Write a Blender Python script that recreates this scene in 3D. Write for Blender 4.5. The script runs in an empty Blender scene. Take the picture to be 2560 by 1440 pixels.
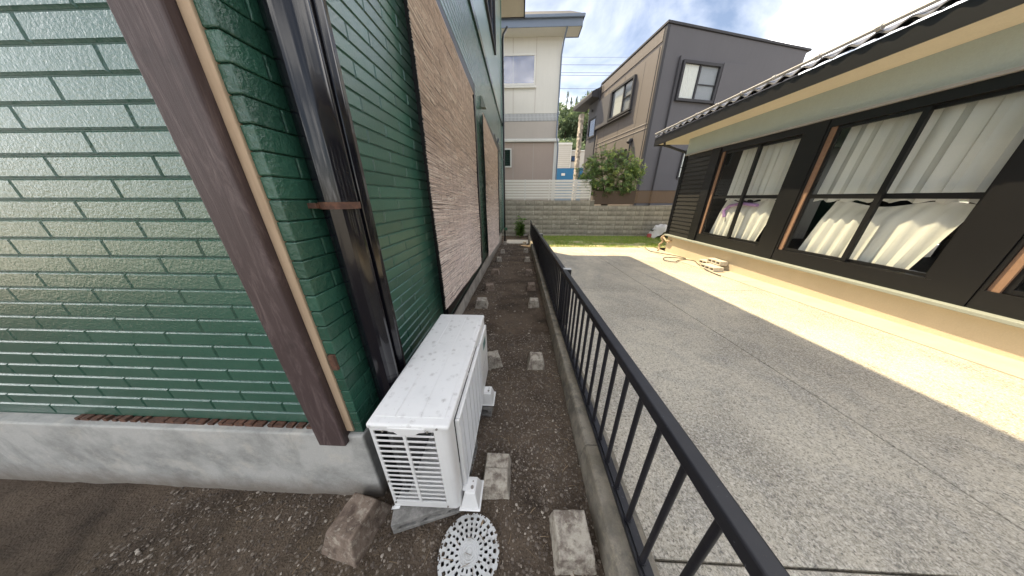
import bpy, bmesh, math, random
from mathutils import Vector, Matrix, Euler
R = math.radians
random.seed(7)
sc = bpy.context.scene
col = sc.collection

# ------------------------------------------------------------------ camera, sky, sun, exposure
cd = bpy.data.cameras.new('camera'); cam = bpy.data.objects.new('camera', cd); col.objects.link(cam)
F = 560.0
PIT = math.atan(225 / F); YAW = math.atan(23 * math.cos(PIT) / F)
cd.sensor_fit = 'HORIZONTAL'; cd.sensor_width = 36; cd.lens = 36 * F / 2560
cd.clip_start = 0.02; cd.clip_end = 2000
cam.location = (0, 0, 1.5); cam.rotation_euler = (math.pi / 2 - PIT, 0, YAW)
sc.camera = cam

SUNV = Vector((0.431, -0.51, -1.0)).normalized()
CLOUD_Z = 6.2   # which slice of the cloud noise
w = bpy.data.worlds.new('World'); sc.world = w; w.use_nodes = True
nt = w.node_tree; N = nt.nodes; L = nt.links
for n in list(N): N.remove(n)
out = N.new('ShaderNodeOutputWorld'); bg = N.new('ShaderNodeBackground')
sky = N.new('ShaderNodeTexSky'); sky.sky_type = 'NISHITA'; sky.sun_disc = False
sky.sun_elevation = R(56.3); sky.sun_rotation = math.atan2(-0.431, 0.51)
sky.altitude = 20; sky.air_density = 1.0; sky.dust_density = 1.5; sky.ozone_density = 1.2
tc = N.new('ShaderNodeTexCoord'); sep = N.new('ShaderNodeSeparateXYZ'); L.new(tc.outputs['Generated'], sep.inputs[0])
zadd = N.new('ShaderNodeMath'); zadd.operation = 'ADD'; zadd.inputs[1].default_value = 0.22
zab = N.new('ShaderNodeMath'); zab.operation = 'ABSOLUTE'; L.new(sep.outputs[2], zab.inputs[0]); L.new(zab.outputs[0], zadd.inputs[0])
dx = N.new('ShaderNodeMath'); dx.operation = 'DIVIDE'; L.new(sep.outputs[0], dx.inputs[0]); L.new(zadd.outputs[0], dx.inputs[1])
dy = N.new('ShaderNodeMath'); dy.operation = 'DIVIDE'; L.new(sep.outputs[1], dy.inputs[0]); L.new(zadd.outputs[0], dy.inputs[1])
cmb = N.new('ShaderNodeCombineXYZ'); L.new(dx.outputs[0], cmb.inputs[0]); L.new(dy.outputs[0], cmb.inputs[1]); cmb.inputs[2].default_value = CLOUD_Z
cn = N.new('ShaderNodeTexNoise'); cn.inputs['Scale'].default_value = 1.7; cn.inputs['Detail'].default_value = 9
cn.inputs['Roughness'].default_value = 0.56; cn.inputs['Distortion'].default_value = 0.35
L.new(cmb.outputs[0], cn.inputs['Vector'])
cr = N.new('ShaderNodeValToRGB'); cr.color_ramp.elements[0].position = 0.34; cr.color_ramp.elements[1].position = 0.62
cr.color_ramp.elements[0].color = (0.0, 0.0, 0.0, 1); el = cr.color_ramp.elements.new(0.50); el.color = (0.13, 0.13, 0.13, 1)
L.new(cn.outputs['Fac'], cr.inputs[0])
cn2 = N.new('ShaderNodeTexNoise'); cn2.inputs['Scale'].default_value = 3.1; cn2.inputs['Detail'].default_value = 6
L.new(cmb.outputs[0], cn2.inputs['Vector'])
cc = N.new('ShaderNodeValToRGB'); cc.color_ramp.elements[0].position = 0.3; cc.color_ramp.elements[1].position = 0.72
cc.color_ramp.elements[0].color = (5.4, 5.3, 5.2, 1); cc.color_ramp.elements[1].color = (8.2, 7.9, 7.5, 1)
L.new(cn2.outputs['Fac'], cc.inputs[0])
mx = N.new('ShaderNodeMix'); mx.data_type = 'RGBA'
skm = N.new('ShaderNodeVectorMath'); skm.operation = 'MULTIPLY'; skm.inputs[1].default_value = (0.28, 0.258, 0.24)
L.new(sky.outputs[0], skm.inputs[0]); L.new(cr.outputs[0], mx.inputs[0]); L.new(skm.outputs[0], mx.inputs[6]); L.new(cc.outputs[0], mx.inputs[7])
L.new(mx.outputs[2], bg.inputs[0]); bg.inputs[1].default_value = 0.15
L.new(bg.outputs[0], out.inputs[0])

sl = bpy.data.lights.new('sun', 'SUN'); so = bpy.data.objects.new('sun', sl); col.objects.link(so)
sl.energy = 2.0; sl.angle = R(0.55); sl.color = (1.0, 0.82, 0.52)
so.rotation_euler = SUNV.to_track_quat('-Z', 'Y').to_euler()
sc.view_settings.view_transform = 'Standard'; sc.view_settings.look = 'None'
sc.view_settings.exposure = 2.30; sc.view_settings.gamma = 1.0; sc.view_settings.use_curve_mapping = False
sc.cycles.max_bounces = 7; sc.cycles.transparent_max_bounces = 10

# ------------------------------------------------------------------ materials
def srgb(r, g, b):
    f = lambda c: ((c / 255 + 0.055) / 1.055) ** 2.4 if c / 255 > 0.04045 else c / 255 / 12.92
    return (f(r), f(g), f(b), 1)

class MT:
    """small node builder"""
    def __init__(s, name, base=(0.5, 0.5, 0.5), rough=0.6, spec=0.5, metal=0.0, coat=0.0, coatr=0.1):
        s.m = bpy.data.materials.new(name); s.m.use_nodes = True
        s.t = s.m.node_tree; s.N = s.t.nodes; s.L = s.t.links
        s.b = s.N['Principled BSDF']; s.b.inputs['Roughness'].default_value = rough
        s.b.inputs['Base Color'].default_value = tuple(base[:3]) + (1,)
        s.b.inputs['Metallic'].default_value = metal
        s.b.inputs['Specular IOR Level'].default_value = spec
        s.b.inputs['Coat Weight'].default_value = coat; s.b.inputs['Coat Roughness'].default_value = coatr
        s.tc = s.N.new('ShaderNodeTexCoord'); s.oi = s.N.new('ShaderNodeObjectInfo')
        s.vec = s.tc.outputs['Object']; s.col = None; s.hgt = None; s.base = tuple(base[:3]) + (1,)
    def offs(s):
        a = s.N.new('ShaderNodeVectorMath'); a.operation = 'SCALE'; a.inputs[0].default_value = (37, 53, 71)
        s.L.new(s.oi.outputs['Random'], a.inputs['Scale'])
        b = s.N.new('ShaderNodeVectorMath'); b.operation = 'ADD'
        s.L.new(s.vec, b.inputs[0]); s.L.new(a.outputs[0], b.inputs[1]); s.vec = b.outputs[0]; return s
    def mapv(s, scale):
        m = s.N.new('ShaderNodeMapping'); m.inputs['Scale'].default_value = scale; s.L.new(s.vec, m.inputs[0]); return m.outputs[0]
    def noise(s, scale, detail=5, rough=0.6, st=None, dist=0):
        n = s.N.new('ShaderNodeTexNoise'); n.inputs['Scale'].default_value = scale; n.inputs['Detail'].default_value = detail
        n.inputs['Roughness'].default_value = rough; n.inputs['Distortion'].default_value = dist
        s.L.new(s.mapv(st) if st else s.vec, n.inputs['Vector']); return n.outputs['Fac']
    def vor(s, scale, out='Distance', st=None, rnd=1):
        n = s.N.new('ShaderNodeTexVoronoi'); n.inputs['Scale'].default_value = scale; n.inputs['Randomness'].default_value = rnd
        s.L.new(s.mapv(st) if st else s.vec, n.inputs['Vector']); return n.outputs[out]
    def ramp(s, f, a, b, inv=False):
        r = s.N.new('ShaderNodeMapRange'); r.inputs['From Min'].default_value = a; r.inputs['From Max'].default_value = b
        if inv: r.inputs['To Min'].default_value = 1; r.inputs['To Max'].default_value = 0
        s.L.new(f, r.inputs['Value']); return r.outputs[0]
    def math(s, op, a, b):
        m = s.N.new('ShaderNodeMath'); m.operation = op
        for i, v in enumerate((a, b)):
            if isinstance(v, (int, float)): m.inputs[i].default_value = v
            else: s.L.new(v, m.inputs[i])
        return m.outputs[0]
    def mix(s, fac, c, k=1.0):
        m = s.N.new('ShaderNodeMix'); m.data_type = 'RGBA'
        if k != 1.0: fac = s.math('MULTIPLY', fac, k)
        if isinstance(fac, (int, float)): m.inputs[0].default_value = fac
        else: s.L.new(fac, m.inputs[0])
        if s.col is None: m.inputs[6].default_value = s.base
        else: s.L.new(s.col, m.inputs[6])
        m.inputs[7].default_value = tuple(c[:3]) + (1,)
        s.col = m.outputs[2]; return s
    def bright(s, fac, lo, hi):
        """scale colour by a value running lo..hi"""
        r = s.N.new('ShaderNodeMapRange'); r.inputs['To Min'].default_value = lo; r.inputs['To Max'].default_value = hi
        s.L.new(fac, r.inputs['Value'])
        m = s.N.new('ShaderNodeVectorMath'); m.operation = 'SCALE'
        if s.col is None: m.inputs[0].default_value = s.base[:3]
        else: s.L.new(s.col, m.inputs[0])
        s.L.new(r.outputs[0], m.inputs['Scale']); s.col = m.outputs[0]; return s
    def island(s, lo, hi):
        g = s.N.new('ShaderNodeNewGeometry'); return s.bright(g.outputs['Random Per Island'], lo, hi)
    def islmix(s, c, a, b):
        g = s.N.new('ShaderNodeNewGeometry'); return s.mix(s.ramp(g.outputs['Random Per Island'], a, b), c)
    def rnd(s, lo, hi): return s.bright(s.oi.outputs['Random'], lo, hi)
    def rough(s, fac, lo, hi):
        r = s.N.new('ShaderNodeMapRange'); r.inputs['To Min'].default_value = lo; r.inputs['To Max'].default_value = hi
        s.L.new(fac, r.inputs['Value']); s.L.new(r.outputs[0], s.b.inputs['Roughness']); return s
    def bump(s, f, dist, strength=1.0):
        b = s.N.new('ShaderNodeBump'); b.inputs['Distance'].default_value = dist; b.inputs['Strength'].default_value = strength
        s.L.new(f, b.inputs['Height'])
        if s.hgt is not None: s.L.new(s.hgt, b.inputs['Normal'])
        s.hgt = b.outputs[0]; return s
    def done(s):
        if s.col is not None: s.L.new(s.col, s.b.inputs['Base Color'])
        if s.hgt is not None:
            s.L.new(s.hgt, s.b.inputs['Normal']); s.L.new(s.hgt, s.b.inputs['Coat Normal'])
        return s.m

M = {}
def simple(name, c, rough=0.6, var=0.15, scale=4, bscale=60, bd=0.0006, **k):
    t = MT(name, c, rough, **k).offs()
    t.bright(t.noise(scale, 6), 1 - var, 1 + var)
    if bd: t.bump(t.noise(bscale, 4), bd)
    M[name] = t.done(); return M[name]

# glossy thick green paint over textured brick-pattern siding
t = MT('green_paint', (0.022, 0.100, 0.066), 0.38, spec=0.6, coat=1.0, coatr=0.06).offs()
t.b.inputs['Coat IOR'].default_value = 1.6
n1 = t.noise(2.2, 5); t.mix(t.ramp(n1, 0.4, 0.75), (0.036, 0.13, 0.09), 0.8)
t.rnd(0.86, 1.14); t.mix(t.ramp(t.noise(34, 5, 0.7), 0.62, 0.8), (0.07, 0.13, 0.10), 0.25)
t.bump(t.noise(120, 3, 0.6), 0.0020, 0.9).bump(t.noise(14, 3), 0.003, 0.4)
t.rough(t.noise(8, 4), 0.28, 0.45); M['green_paint'] = t.done()
t = MT('green_mortar', (0.024, 0.075, 0.052), 0.4, spec=0.4)
t.bump(t.noise(90, 3), 0.001); M['green_mortar'] = t.done()
t = MT('green_rough', (0.028, 0.095, 0.065), 0.25, coat=0.3, coatr=0.1).offs()
t.bump(t.noise(38, 4, 0.7), 0.006, 0.9); t.rnd(0.8, 1.2); M['green_rough'] = t.done()
t = MT('upper_siding', (0.12, 0.22, 0.20), 0.4, coat=1.0, coatr=0.25)
t.bump(t.noise(55, 4), 0.0015); t.bright(t.noise(1.5, 4), 0.85, 1.15); M['upper_siding'] = t.done()
simple('green_trim', (0.018, 0.050, 0.042), 0.25, coat=0.4)
# painted metal / plastic
t = MT('pipe_paint', (0.008, 0.008, 0.012), 0.12, spec=0.45, coat=0.2, coatr=0.04)
t.bump(t.noise(9, 3, 0.5, (1, 1, 0.15)), 0.0012); t.mix(t.ramp(t.noise(7, 5, 0.7, (3, 3, 0.4)), 0.6, 0.78), (0.04, 0.033, 0.028), 0.5)
t.rough(t.noise(11, 4, 0.6, (1, 1, 0.2)), 0.05, 0.26); M['pipe_paint'] = t.done()
t = MT('rust', (0.085, 0.042, 0.028), 0.75).offs(); t.mix(t.ramp(t.noise(45, 6), 0.45, 0.7), (0.19, 0.085, 0.05)); t.mix(t.ramp(t.noise(25, 5), 0.62, 0.75), (0.05, 0.045, 0.045))
t.bump(t.noise(90, 4), 0.0015); M['rust'] = t.done()
t = MT('fence_paint', (0.009, 0.009, 0.013), 0.4, spec=0.5).offs()
t.mix(t.ramp(t.noise(55, 4, 0.7), 0.67, 0.73), (0.22, 0.23, 0.25), 0.6).mix(t.ramp(t.noise(6, 5), 0.5, 0.8), (0.022, 0.022, 0.028), 0.8).mix(t.ramp(t.noise(23, 6, 0.8), 0.66, 0.72), (0.12, 0.06, 0.035), 0.5)
t.rough(t.noise(9, 5), 0.28, 0.6); t.bump(t.noise(70, 3), 0.0004); M['fence_paint'] = t.done()
simple('galvanised', (0.62, 0.62, 0.62), 0.4, metal=0.3)
# concrete kinds
def concrete(name, c, dark, lite, rough=0.85, sp=0.5, moss=None, moss_k=0.6, k=1.0, splash=None):
    t = MT(name, c, rough, spec=0.3).offs()
    t.mix(t.ramp(t.noise(3.1 * k, 7, 0.65), 0.45, 0.62), dark, 0.85)
    t.mix(t.ramp(t.noise(7 * k, 7, 0.7), 0.52, 0.64), lite, sp)
    t.mix(t.ramp(t.noise(5 * k, 6, 0.7, (1, 1, 0.25)), 0.55, 0.65), dark, 0.6)
    if splash:
        sx = t.N.new('ShaderNodeSeparateXYZ'); t.L.new(t.tc.outputs['Object'], sx.inputs[0])
        zz = t.math('ADD', sx.outputs[2], t.math('MULTIPLY', t.noise(9, 6, 0.7), -0.16))
        t.mix(t.ramp(zz, splash[0], splash[1], True), (0.17, 0.14, 0.11), 0.8)
    if moss: t.mix(t.ramp(t.noise(2.3, 6, 0.7), 0.5, 0.66), moss, moss_k)
    t.bright(t.noise(160, 3), 0.82, 1.18)
    t.bump(t.noise(120, 4), 0.0015).bump(t.noise(18, 5), 0.002)
    M[name] = t.done()

concrete('foundation_grey', (0.47, 0.465, 0.44), (0.27, 0.27, 0.255), (0.56, 0.53, 0.47), splash=(-0.07, 0.07))
concrete('foundation_pale', (0.50, 0.47, 0.42), (0.30, 0.28, 0.25), (0.58, 0.55, 0.5), splash=(-0.30, -0.05))
concrete('curb_concrete', (0.30, 0.27, 0.22), (0.14, 0.13, 0.112), (0.42, 0.37, 0.28), moss=(0.19, 0.165, 0.12), k=2.5)
concrete('pad_concrete', (0.45, 0.41, 0.345), (0.14, 0.11, 0.09), (0.50, 0.46, 0.38), sp=0.8, k=5)
concrete('pad_brown', (0.24, 0.185, 0.145), (0.10, 0.072, 0.056), (0.42, 0.37, 0.30), sp=0.8, k=5)
concrete('hollow_block', (0.30, 0.29, 0.27), (0.17, 0.165, 0.155), (0.36, 0.35, 0.33), k=5)
concrete('pale_block', (0.60, 0.55, 0.46), (0.45, 0.4, 0.33), (0.66, 0.62, 0.54), k=4)
t = MT('wall_block', (0.45, 0.42, 0.365), 0.9, spec=0.2)
t.mix(t.ramp(t.noise(0.7, 6, 0.7, (1, 1, 1.6)), 0.44, 0.58), (0.23, 0.215, 0.18), 0.95).rnd(0.88, 1.12)
t.vec = t.tc.outputs['Object']; t.offs()
t.mix(t.ramp(t.noise(3.2, 7, 0.75, (1, 1, 0.35)), 0.5, 0.7), (0.20, 0.19, 0.165), 0.7)
t.mix(t.ramp(t.noise(4.3, 6, 0.65, (0.7, 1, 1)), 0.60, 0.69), (0.66, 0.64, 0.58), 0.75)
t.bright(t.noise(60, 4), 0.8, 1.2); t.bump(t.noise(45, 5), 0.006); M['wall_block'] = t.done()
simple('mortar_dark', (0.22, 0.205, 0.175), 0.95, 0.3, 5)
# soil
t = MT('soil', (0.15, 0.115, 0.085), 0.95, spec=0.15)
t.mix(t.ramp(t.noise(2.1, 6, 0.65), 0.42, 0.62), (0.058, 0.045, 0.035), 0.9)
t.mix(t.ramp(t.noise(1.1, 4, 0.6), 0.55, 0.75), (0.19, 0.145, 0.10), 0.85)
t.mix(t.ramp(t.vor(95), 0.02, 0.32, True), (0.17, 0.14, 0.11), 0.45)
t.mix(t.ramp(t.noise(75, 5, 0.8), 0.5, 0.7), (0.045, 0.035, 0.027), 0.65)
t.mix(t.ramp(t.noise(140, 3, 0.7), 0.64, 0.72), (0.30, 0.26, 0.21), 0.8)
t.bump(t.noise(60, 7, 0.75), 0.012).bump(t.vor(110), 0.004); M['soil'] = t.done()
t = MT('pebble', (0.11, 0.088, 0.07), 0.85).islmix((0.21, 0.175, 0.14), 0.35, 0.7); t.islmix((0.42, 0.37, 0.31), 0.90, 0.97); t.bump(t.noise(200, 3), 0.0006); M['pebble'] = t.done()
t = MT('litter', (0.22, 0.16, 0.10), 0.85).island(0.4, 1.6); M['litter'] = t.done()
# exposed aggregate concrete
t = MT('aggregate', (0.56, 0.51, 0.41), 0.85, spec=0.3)
t.mix(t.ramp(t.noise(0.75, 6, 0.6), 0.42, 0.62), (0.34, 0.31, 0.255), 0.9)
t.mix(t.ramp(t.noise(1.3, 7, 0.75, (1, .35, 1), 1.5), 0.52, 0.62), (0.27, 0.255, 0.23), 0.6)
t.mix(t.ramp(t.noise(3.4, 6, 0.7, dist=0.6), 0.48, 0.7), (0.27, 0.26, 0.24), 0.6)
a = t.noise(78, 4, 0.75, dist=0.8)
t.mix(t.ramp(a, 0.50, 0.62), (0.74, 0.70, 0.62), 0.8).mix(t.ramp(a, 0.47, 0.38), (0.13, 0.125, 0.115), 0.8)
t.mix(t.ramp(t.vor(150, 'Distance'), 0.0, 0.30, True), (0.55, 0.53, 0.49), 0.35)
t.mix(t.ramp(t.noise(26, 5, 0.7), 0.55, 0.75), (0.27, 0.26, 0.24), 0.4)
t.bump(t.noise(90, 4, 0.7), 0.003); M['aggregate'] = t.done()
simple('smooth_concrete', (0.50, 0.44, 0.34), 0.85, 0.2, 3, 90, 0.001)
simple('terrain', (0.30, 0.285, 0.255), 0.95, 0.3, 0.6, 20, 0.01)
t = MT('turf_base', (0.20, 0.26, 0.08), 0.95); t.mix(t.ramp(t.noise(3, 6), 0.4, 0.65), (0.50, 0.40, 0.25)); t.bump(t.noise(40, 5), 0.01); M['turf_base'] = t.done()
t = MT('grass_blade', (0.17, 0.31, 0.05), 0.6, spec=0.3); t.islmix((0.44, 0.48, 0.10), 0.3, 0.9); t.islmix((0.42, 0.35, 0.17), 0.9, 0.95)
M['grass_blade'] = t.done()
# reed
t = MT('reed', (0.66, 0.545, 0.475), 0.7, spec=0.3); t.island(0.68, 1.18); t.islmix((0.80, 0.72, 0.64), 0.82, 0.86)
t.mix(t.ramp(t.noise(2.0, 6, 0.75, (1, 1.3, 1.3)), 0.48, 0.64), (0.50, 0.40, 0.35), 0.35)
t.mix(t.ramp(t.noise(1.3, 4, 0.65), 0.5, 0.7), (0.72, 0.61, 0.57), 0.45); M['reed'] = t.done()
simple('twine', (0.28, 0.22, 0.18), 0.9, bd=0)
simple('black_frame', (0.010, 0.010, 0.011), 0.35, bd=0.0003)
# aircon
t = MT('ac_white', (0.80, 0.80, 0.79), 0.38, coat=0.15, spec=0.5).offs()
t.mix(t.ramp(t.noise(7, 6), 0.5, 0.8), (0.66, 0.665, 0.65), 0.6); t.bump(t.noise(300, 2), 0.0001); M['ac_white'] = t.done()
t = MT('ac_top', (0.80, 0.80, 0.79), 0.42, coat=0.1)
spot = t.math('MULTIPLY', t.ramp(t.vor(23, 'Distance'), 0.12, 0.36, True), t.ramp(t.noise(9, 4), 0.36, 0.55))
t.mix(t.math('MULTIPLY', spot, t.ramp(t.noise(90, 4, 0.8), 0.35, 0.6)), (0.34, 0.32, 0.305), 0.75)
t.mix(t.ramp(t.noise(5, 6), 0.5, 0.8), (0.64, 0.645, 0.64), 0.5)
t.mix(t.ramp(t.vor(43, 'Distance'), 0.04, 0.12, True), (0.38, 0.36, 0.34), 0.4); M['ac_top'] = t.done()
t = MT('ac_stained', (0.72, 0.72, 0.70), 0.5).offs(); t.mix(t.ramp(t.noise(26, 6, 0.8, (1, 1, 3)), 0.60, 0.72), (0.50, 0.30, 0.12), 0.6); M['ac_stained'] = t.done()
simple('ac_dark', (0.02, 0.021, 0.022), 0.6); simple('fins', (0.12, 0.12, 0.12), 0.5, 0.3, 40)
simple('label_green', (0.05, 0.16, 0.14), 0.4, bd=0); simple('steel_bolt', (0.35, 0.33, 0.30), 0.4, metal=0.7, bd=0)
t = MT('lid_plastic', (0.56, 0.57, 0.565), 0.55).offs(); t.mix(t.ramp(t.noise(16, 7, 0.75), 0.5, 0.66), (0.24, 0.22, 0.19), 0.7)
t.mix(t.ramp(t.noise(60, 4), 0.60, 0.68), (0.33, 0.30, 0.26), 0.5); t.bump(t.noise(90, 3), 0.0008); M['lid_plastic'] = t.done()
simple('pit_dark', (0.015, 0.013, 0.011), 0.9)
# wood
t = MT('dark_wood', (0.066, 0.043, 0.042), 0.6).offs(); t.mix(t.ramp(t.noise(9, 7, 0.75, (2.4, 2.4, 0.4), 1.2), 0.48, 0.66), (0.17, 0.125, 0.12), 0.7)
t.mix(t.ramp(t.noise(5, 5, 0.6), 0.6, 0.75), (0.028, 0.018, 0.018), 0.7); t.bump(t.noise(14, 6, 0.7, (4, 4, 0.3)), 0.003); M['dark_wood'] = t.done()
t = MT('beige_board', (0.50, 0.37, 0.25), 0.75).offs(); t.mix(t.ramp(t.noise(20, 5, 0.6, (3, 3, 0.3)), 0.45, 0.7), (0.36, 0.25, 0.16), 0.6); t.bump(t.noise(30, 4, 0.6, (1, 1, 3)), 0.001); M['beige_board'] = t.done()
simple('jamb_wood', (0.26, 0.155, 0.10), 0.6, 0.25, 10)
# far houses
def cladding(name, c, k=0.08, line=None, bsc=30, bd=0.002, rough=0.7):
    t = MT(name, c, rough, spec=0.35); t.bright(t.noise(0.6, 5), 1 - k, 1 + k); t.bright(t.noise(6, 6, 0.7, (1, 1, 0.2)), 0.93, 1.07)
    t.bright(t.noise(70, 3), 0.9, 1.1); t.bump(t.noise(bsc, 4), bd); M[name] = t.done()
cladding('cream_wall', (0.66, 0.65, 0.61)); cladding('beige_wall', (0.46, 0.42, 0.385)); cladding('taupe_wall', (0.42, 0.34, 0.295))
cladding('lattice_white', (0.62, 0.64, 0.66)); cladding('blue_fascia', (0.17, 0.21, 0.28)); cladding('slate_roof', (0.045, 0.048, 0.06), 0.2)
cladding('brown_cladding', (0.185, 0.163, 0.150), 0.1); cladding('grey_cladding', (0.105, 0.103, 0.115), 0.1); cladding('dark_trim', (0.045, 0.045, 0.052))
cladding('white_trim', (0.68, 0.68, 0.65)); cladding('shop_cream', (0.52, 0.50, 0.46)); cladding('shop_blue', (0.035, 0.16, 0.32))
cladding('plinth_beige', (0.56, 0.48, 0.36), 0.15, bsc=60, bd=0.001); cladding('ledge_green', (0.27, 0.29, 0.26)); cladding('blue_grey_wall', (0.50, 0.58, 0.57), 0.05)
cladding('soffit_cream', (0.78, 0.70, 0.57), 0.05); cladding('soffit_beige', (0.68, 0.64, 0.57), 0.05)
cladding('black_board', (0.030, 0.029, 0.027), 0.2, rough=0.33); cladding('slat_white', (0.78, 0.76, 0.73), 0.06, rough=0.5)
cladding('planter_brown', (0.105, 0.075, 0.058), 0.15); cladding('mesh_brown', (0.19, 0.125, 0.075), 0.15)
t = MT('roof_tile', (0.13, 0.13, 0.14), 0.28, coat=0.4).offs(); t.bright(t.noise(8, 5), 0.7, 1.4); M['roof_tile'] = t.done()
simple('light_pipe', (0.45, 0.44, 0.44), 0.3)
t = MT('stone_clad', (0.56, 0.50, 0.43), 0.9).island(0.5, 1.35); t.bump(t.noise(30, 5), 0.01); M['stone_clad'] = t.done()
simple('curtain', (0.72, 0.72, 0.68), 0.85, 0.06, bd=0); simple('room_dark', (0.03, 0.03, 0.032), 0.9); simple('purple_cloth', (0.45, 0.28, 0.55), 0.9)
simple('curtain_grey', (0.30, 0.31, 0.33), 0.85, 0.1, bd=0)
simple('blind_blue', (0.34, 0.45, 0.62), 0.8, 0.12, 1.5, bd=0)
simple('plastic_sheet', (0.66, 0.65, 0.64), 0.4, 0.1); simple('tub_grey', (0.14, 0.155, 0.14), 0.5); simple('pink_plastic', (0.50, 0.10, 0.10), 0.5)
simple('hose_grey', (0.07, 0.065, 0.055), 0.6, bd=0); simple('green_plastic', (0.02, 0.10, 0.05), 0.4); simple('wire_black', (0.10, 0.11, 0.13), 0.6, bd=0)
simple('bark', (0.085, 0.062, 0.045), 0.9, 0.3, 8, 30, 0.006)
def glass(name, tint=(0.9, 0.95, 0.95), rough=0.02, refl=0.0):
    m = bpy.data.materials.new(name); m.use_nodes = True; n = m.node_tree.nodes; l = m.node_tree.links
    n.remove(n['Principled BSDF']); o = n['Material Output']
    tr = n.new('ShaderNodeBsdfTransparent'); tr.inputs[0].default_value = tint + (1,)
    g = n.new('ShaderNodeBsdfGlossy'); g.inputs['Roughness'].default_value = rough
    f = n.new('ShaderNodeFresnel'); f.inputs[0].default_value = 1.55
    mp = n.new('ShaderNodeMapRange'); mp.inputs['To Min'].default_value = refl; mp.inputs['To Max'].default_value = 1.0; l.new(f.outputs[0], mp.inputs[0])
    gm = n.new('ShaderNodeNewGeometry'); iv = n.new('ShaderNodeMath'); iv.operation = 'SUBTRACT'; iv.inputs[0].default_value = 1; l.new(gm.outputs['Backfacing'], iv.inputs[1])
    mu = n.new('ShaderNodeMath'); mu.operation = 'MULTIPLY'; l.new(mp.outputs[0], mu.inputs[0]); l.new(iv.outputs[0], mu.inputs[1])
    mxs = n.new('ShaderNodeMixShader'); l.new(mu.outputs[0], mxs.inputs[0]); l.new(tr.outputs[0], mxs.inputs[1]); l.new(g.outputs[0], mxs.inputs[2])
    l.new(mxs.outputs[0], o.inputs[0]); M[name] = m
glass('glass', (0.96, 0.97, 0.97)); glass('glass_sky', (0.50, 0.60, 0.75), 0.03, 0.14)
def leafmat(name, c, c2, lo=0.55, hi=1.35, a=0.75, b=0.9):
    t = MT(name, c, 0.45, spec=0.4); t.island(lo, hi); t.islmix(c2, a, b)
    tr = t.N.new('ShaderNodeBsdfTranslucent'); ms = t.N.new('ShaderNodeMixShader'); ms.inputs[0].default_value = 0.28
    m = t.done(); t.L.new(t.col, tr.inputs[0]); t.L.new(t.b.outputs[0], ms.inputs[1]); t.L.new(tr.outputs[0], ms.inputs[2])
    t.L.new(ms.outputs[0], t.N['Material Output'].inputs[0]); M[name] = m
leafmat('bush_leaf', (0.14, 0.24, 0.075), (0.27, 0.36, 0.11)); leafmat('young_leaf', (0.34, 0.42, 0.10), (0.48, 0.52, 0.18))
leafmat('hill_leaf', (0.16, 0.225, 0.13), (0.26, 0.33, 0.18), 0.7, 1.3); leafmat('weed_leaf', (0.13, 0.25, 0.05), (0.22, 0.36, 0.08))
leafmat('spire_leaf', (0.12, 0.16, 0.10), (0.17, 0.2, 0.13))

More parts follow.
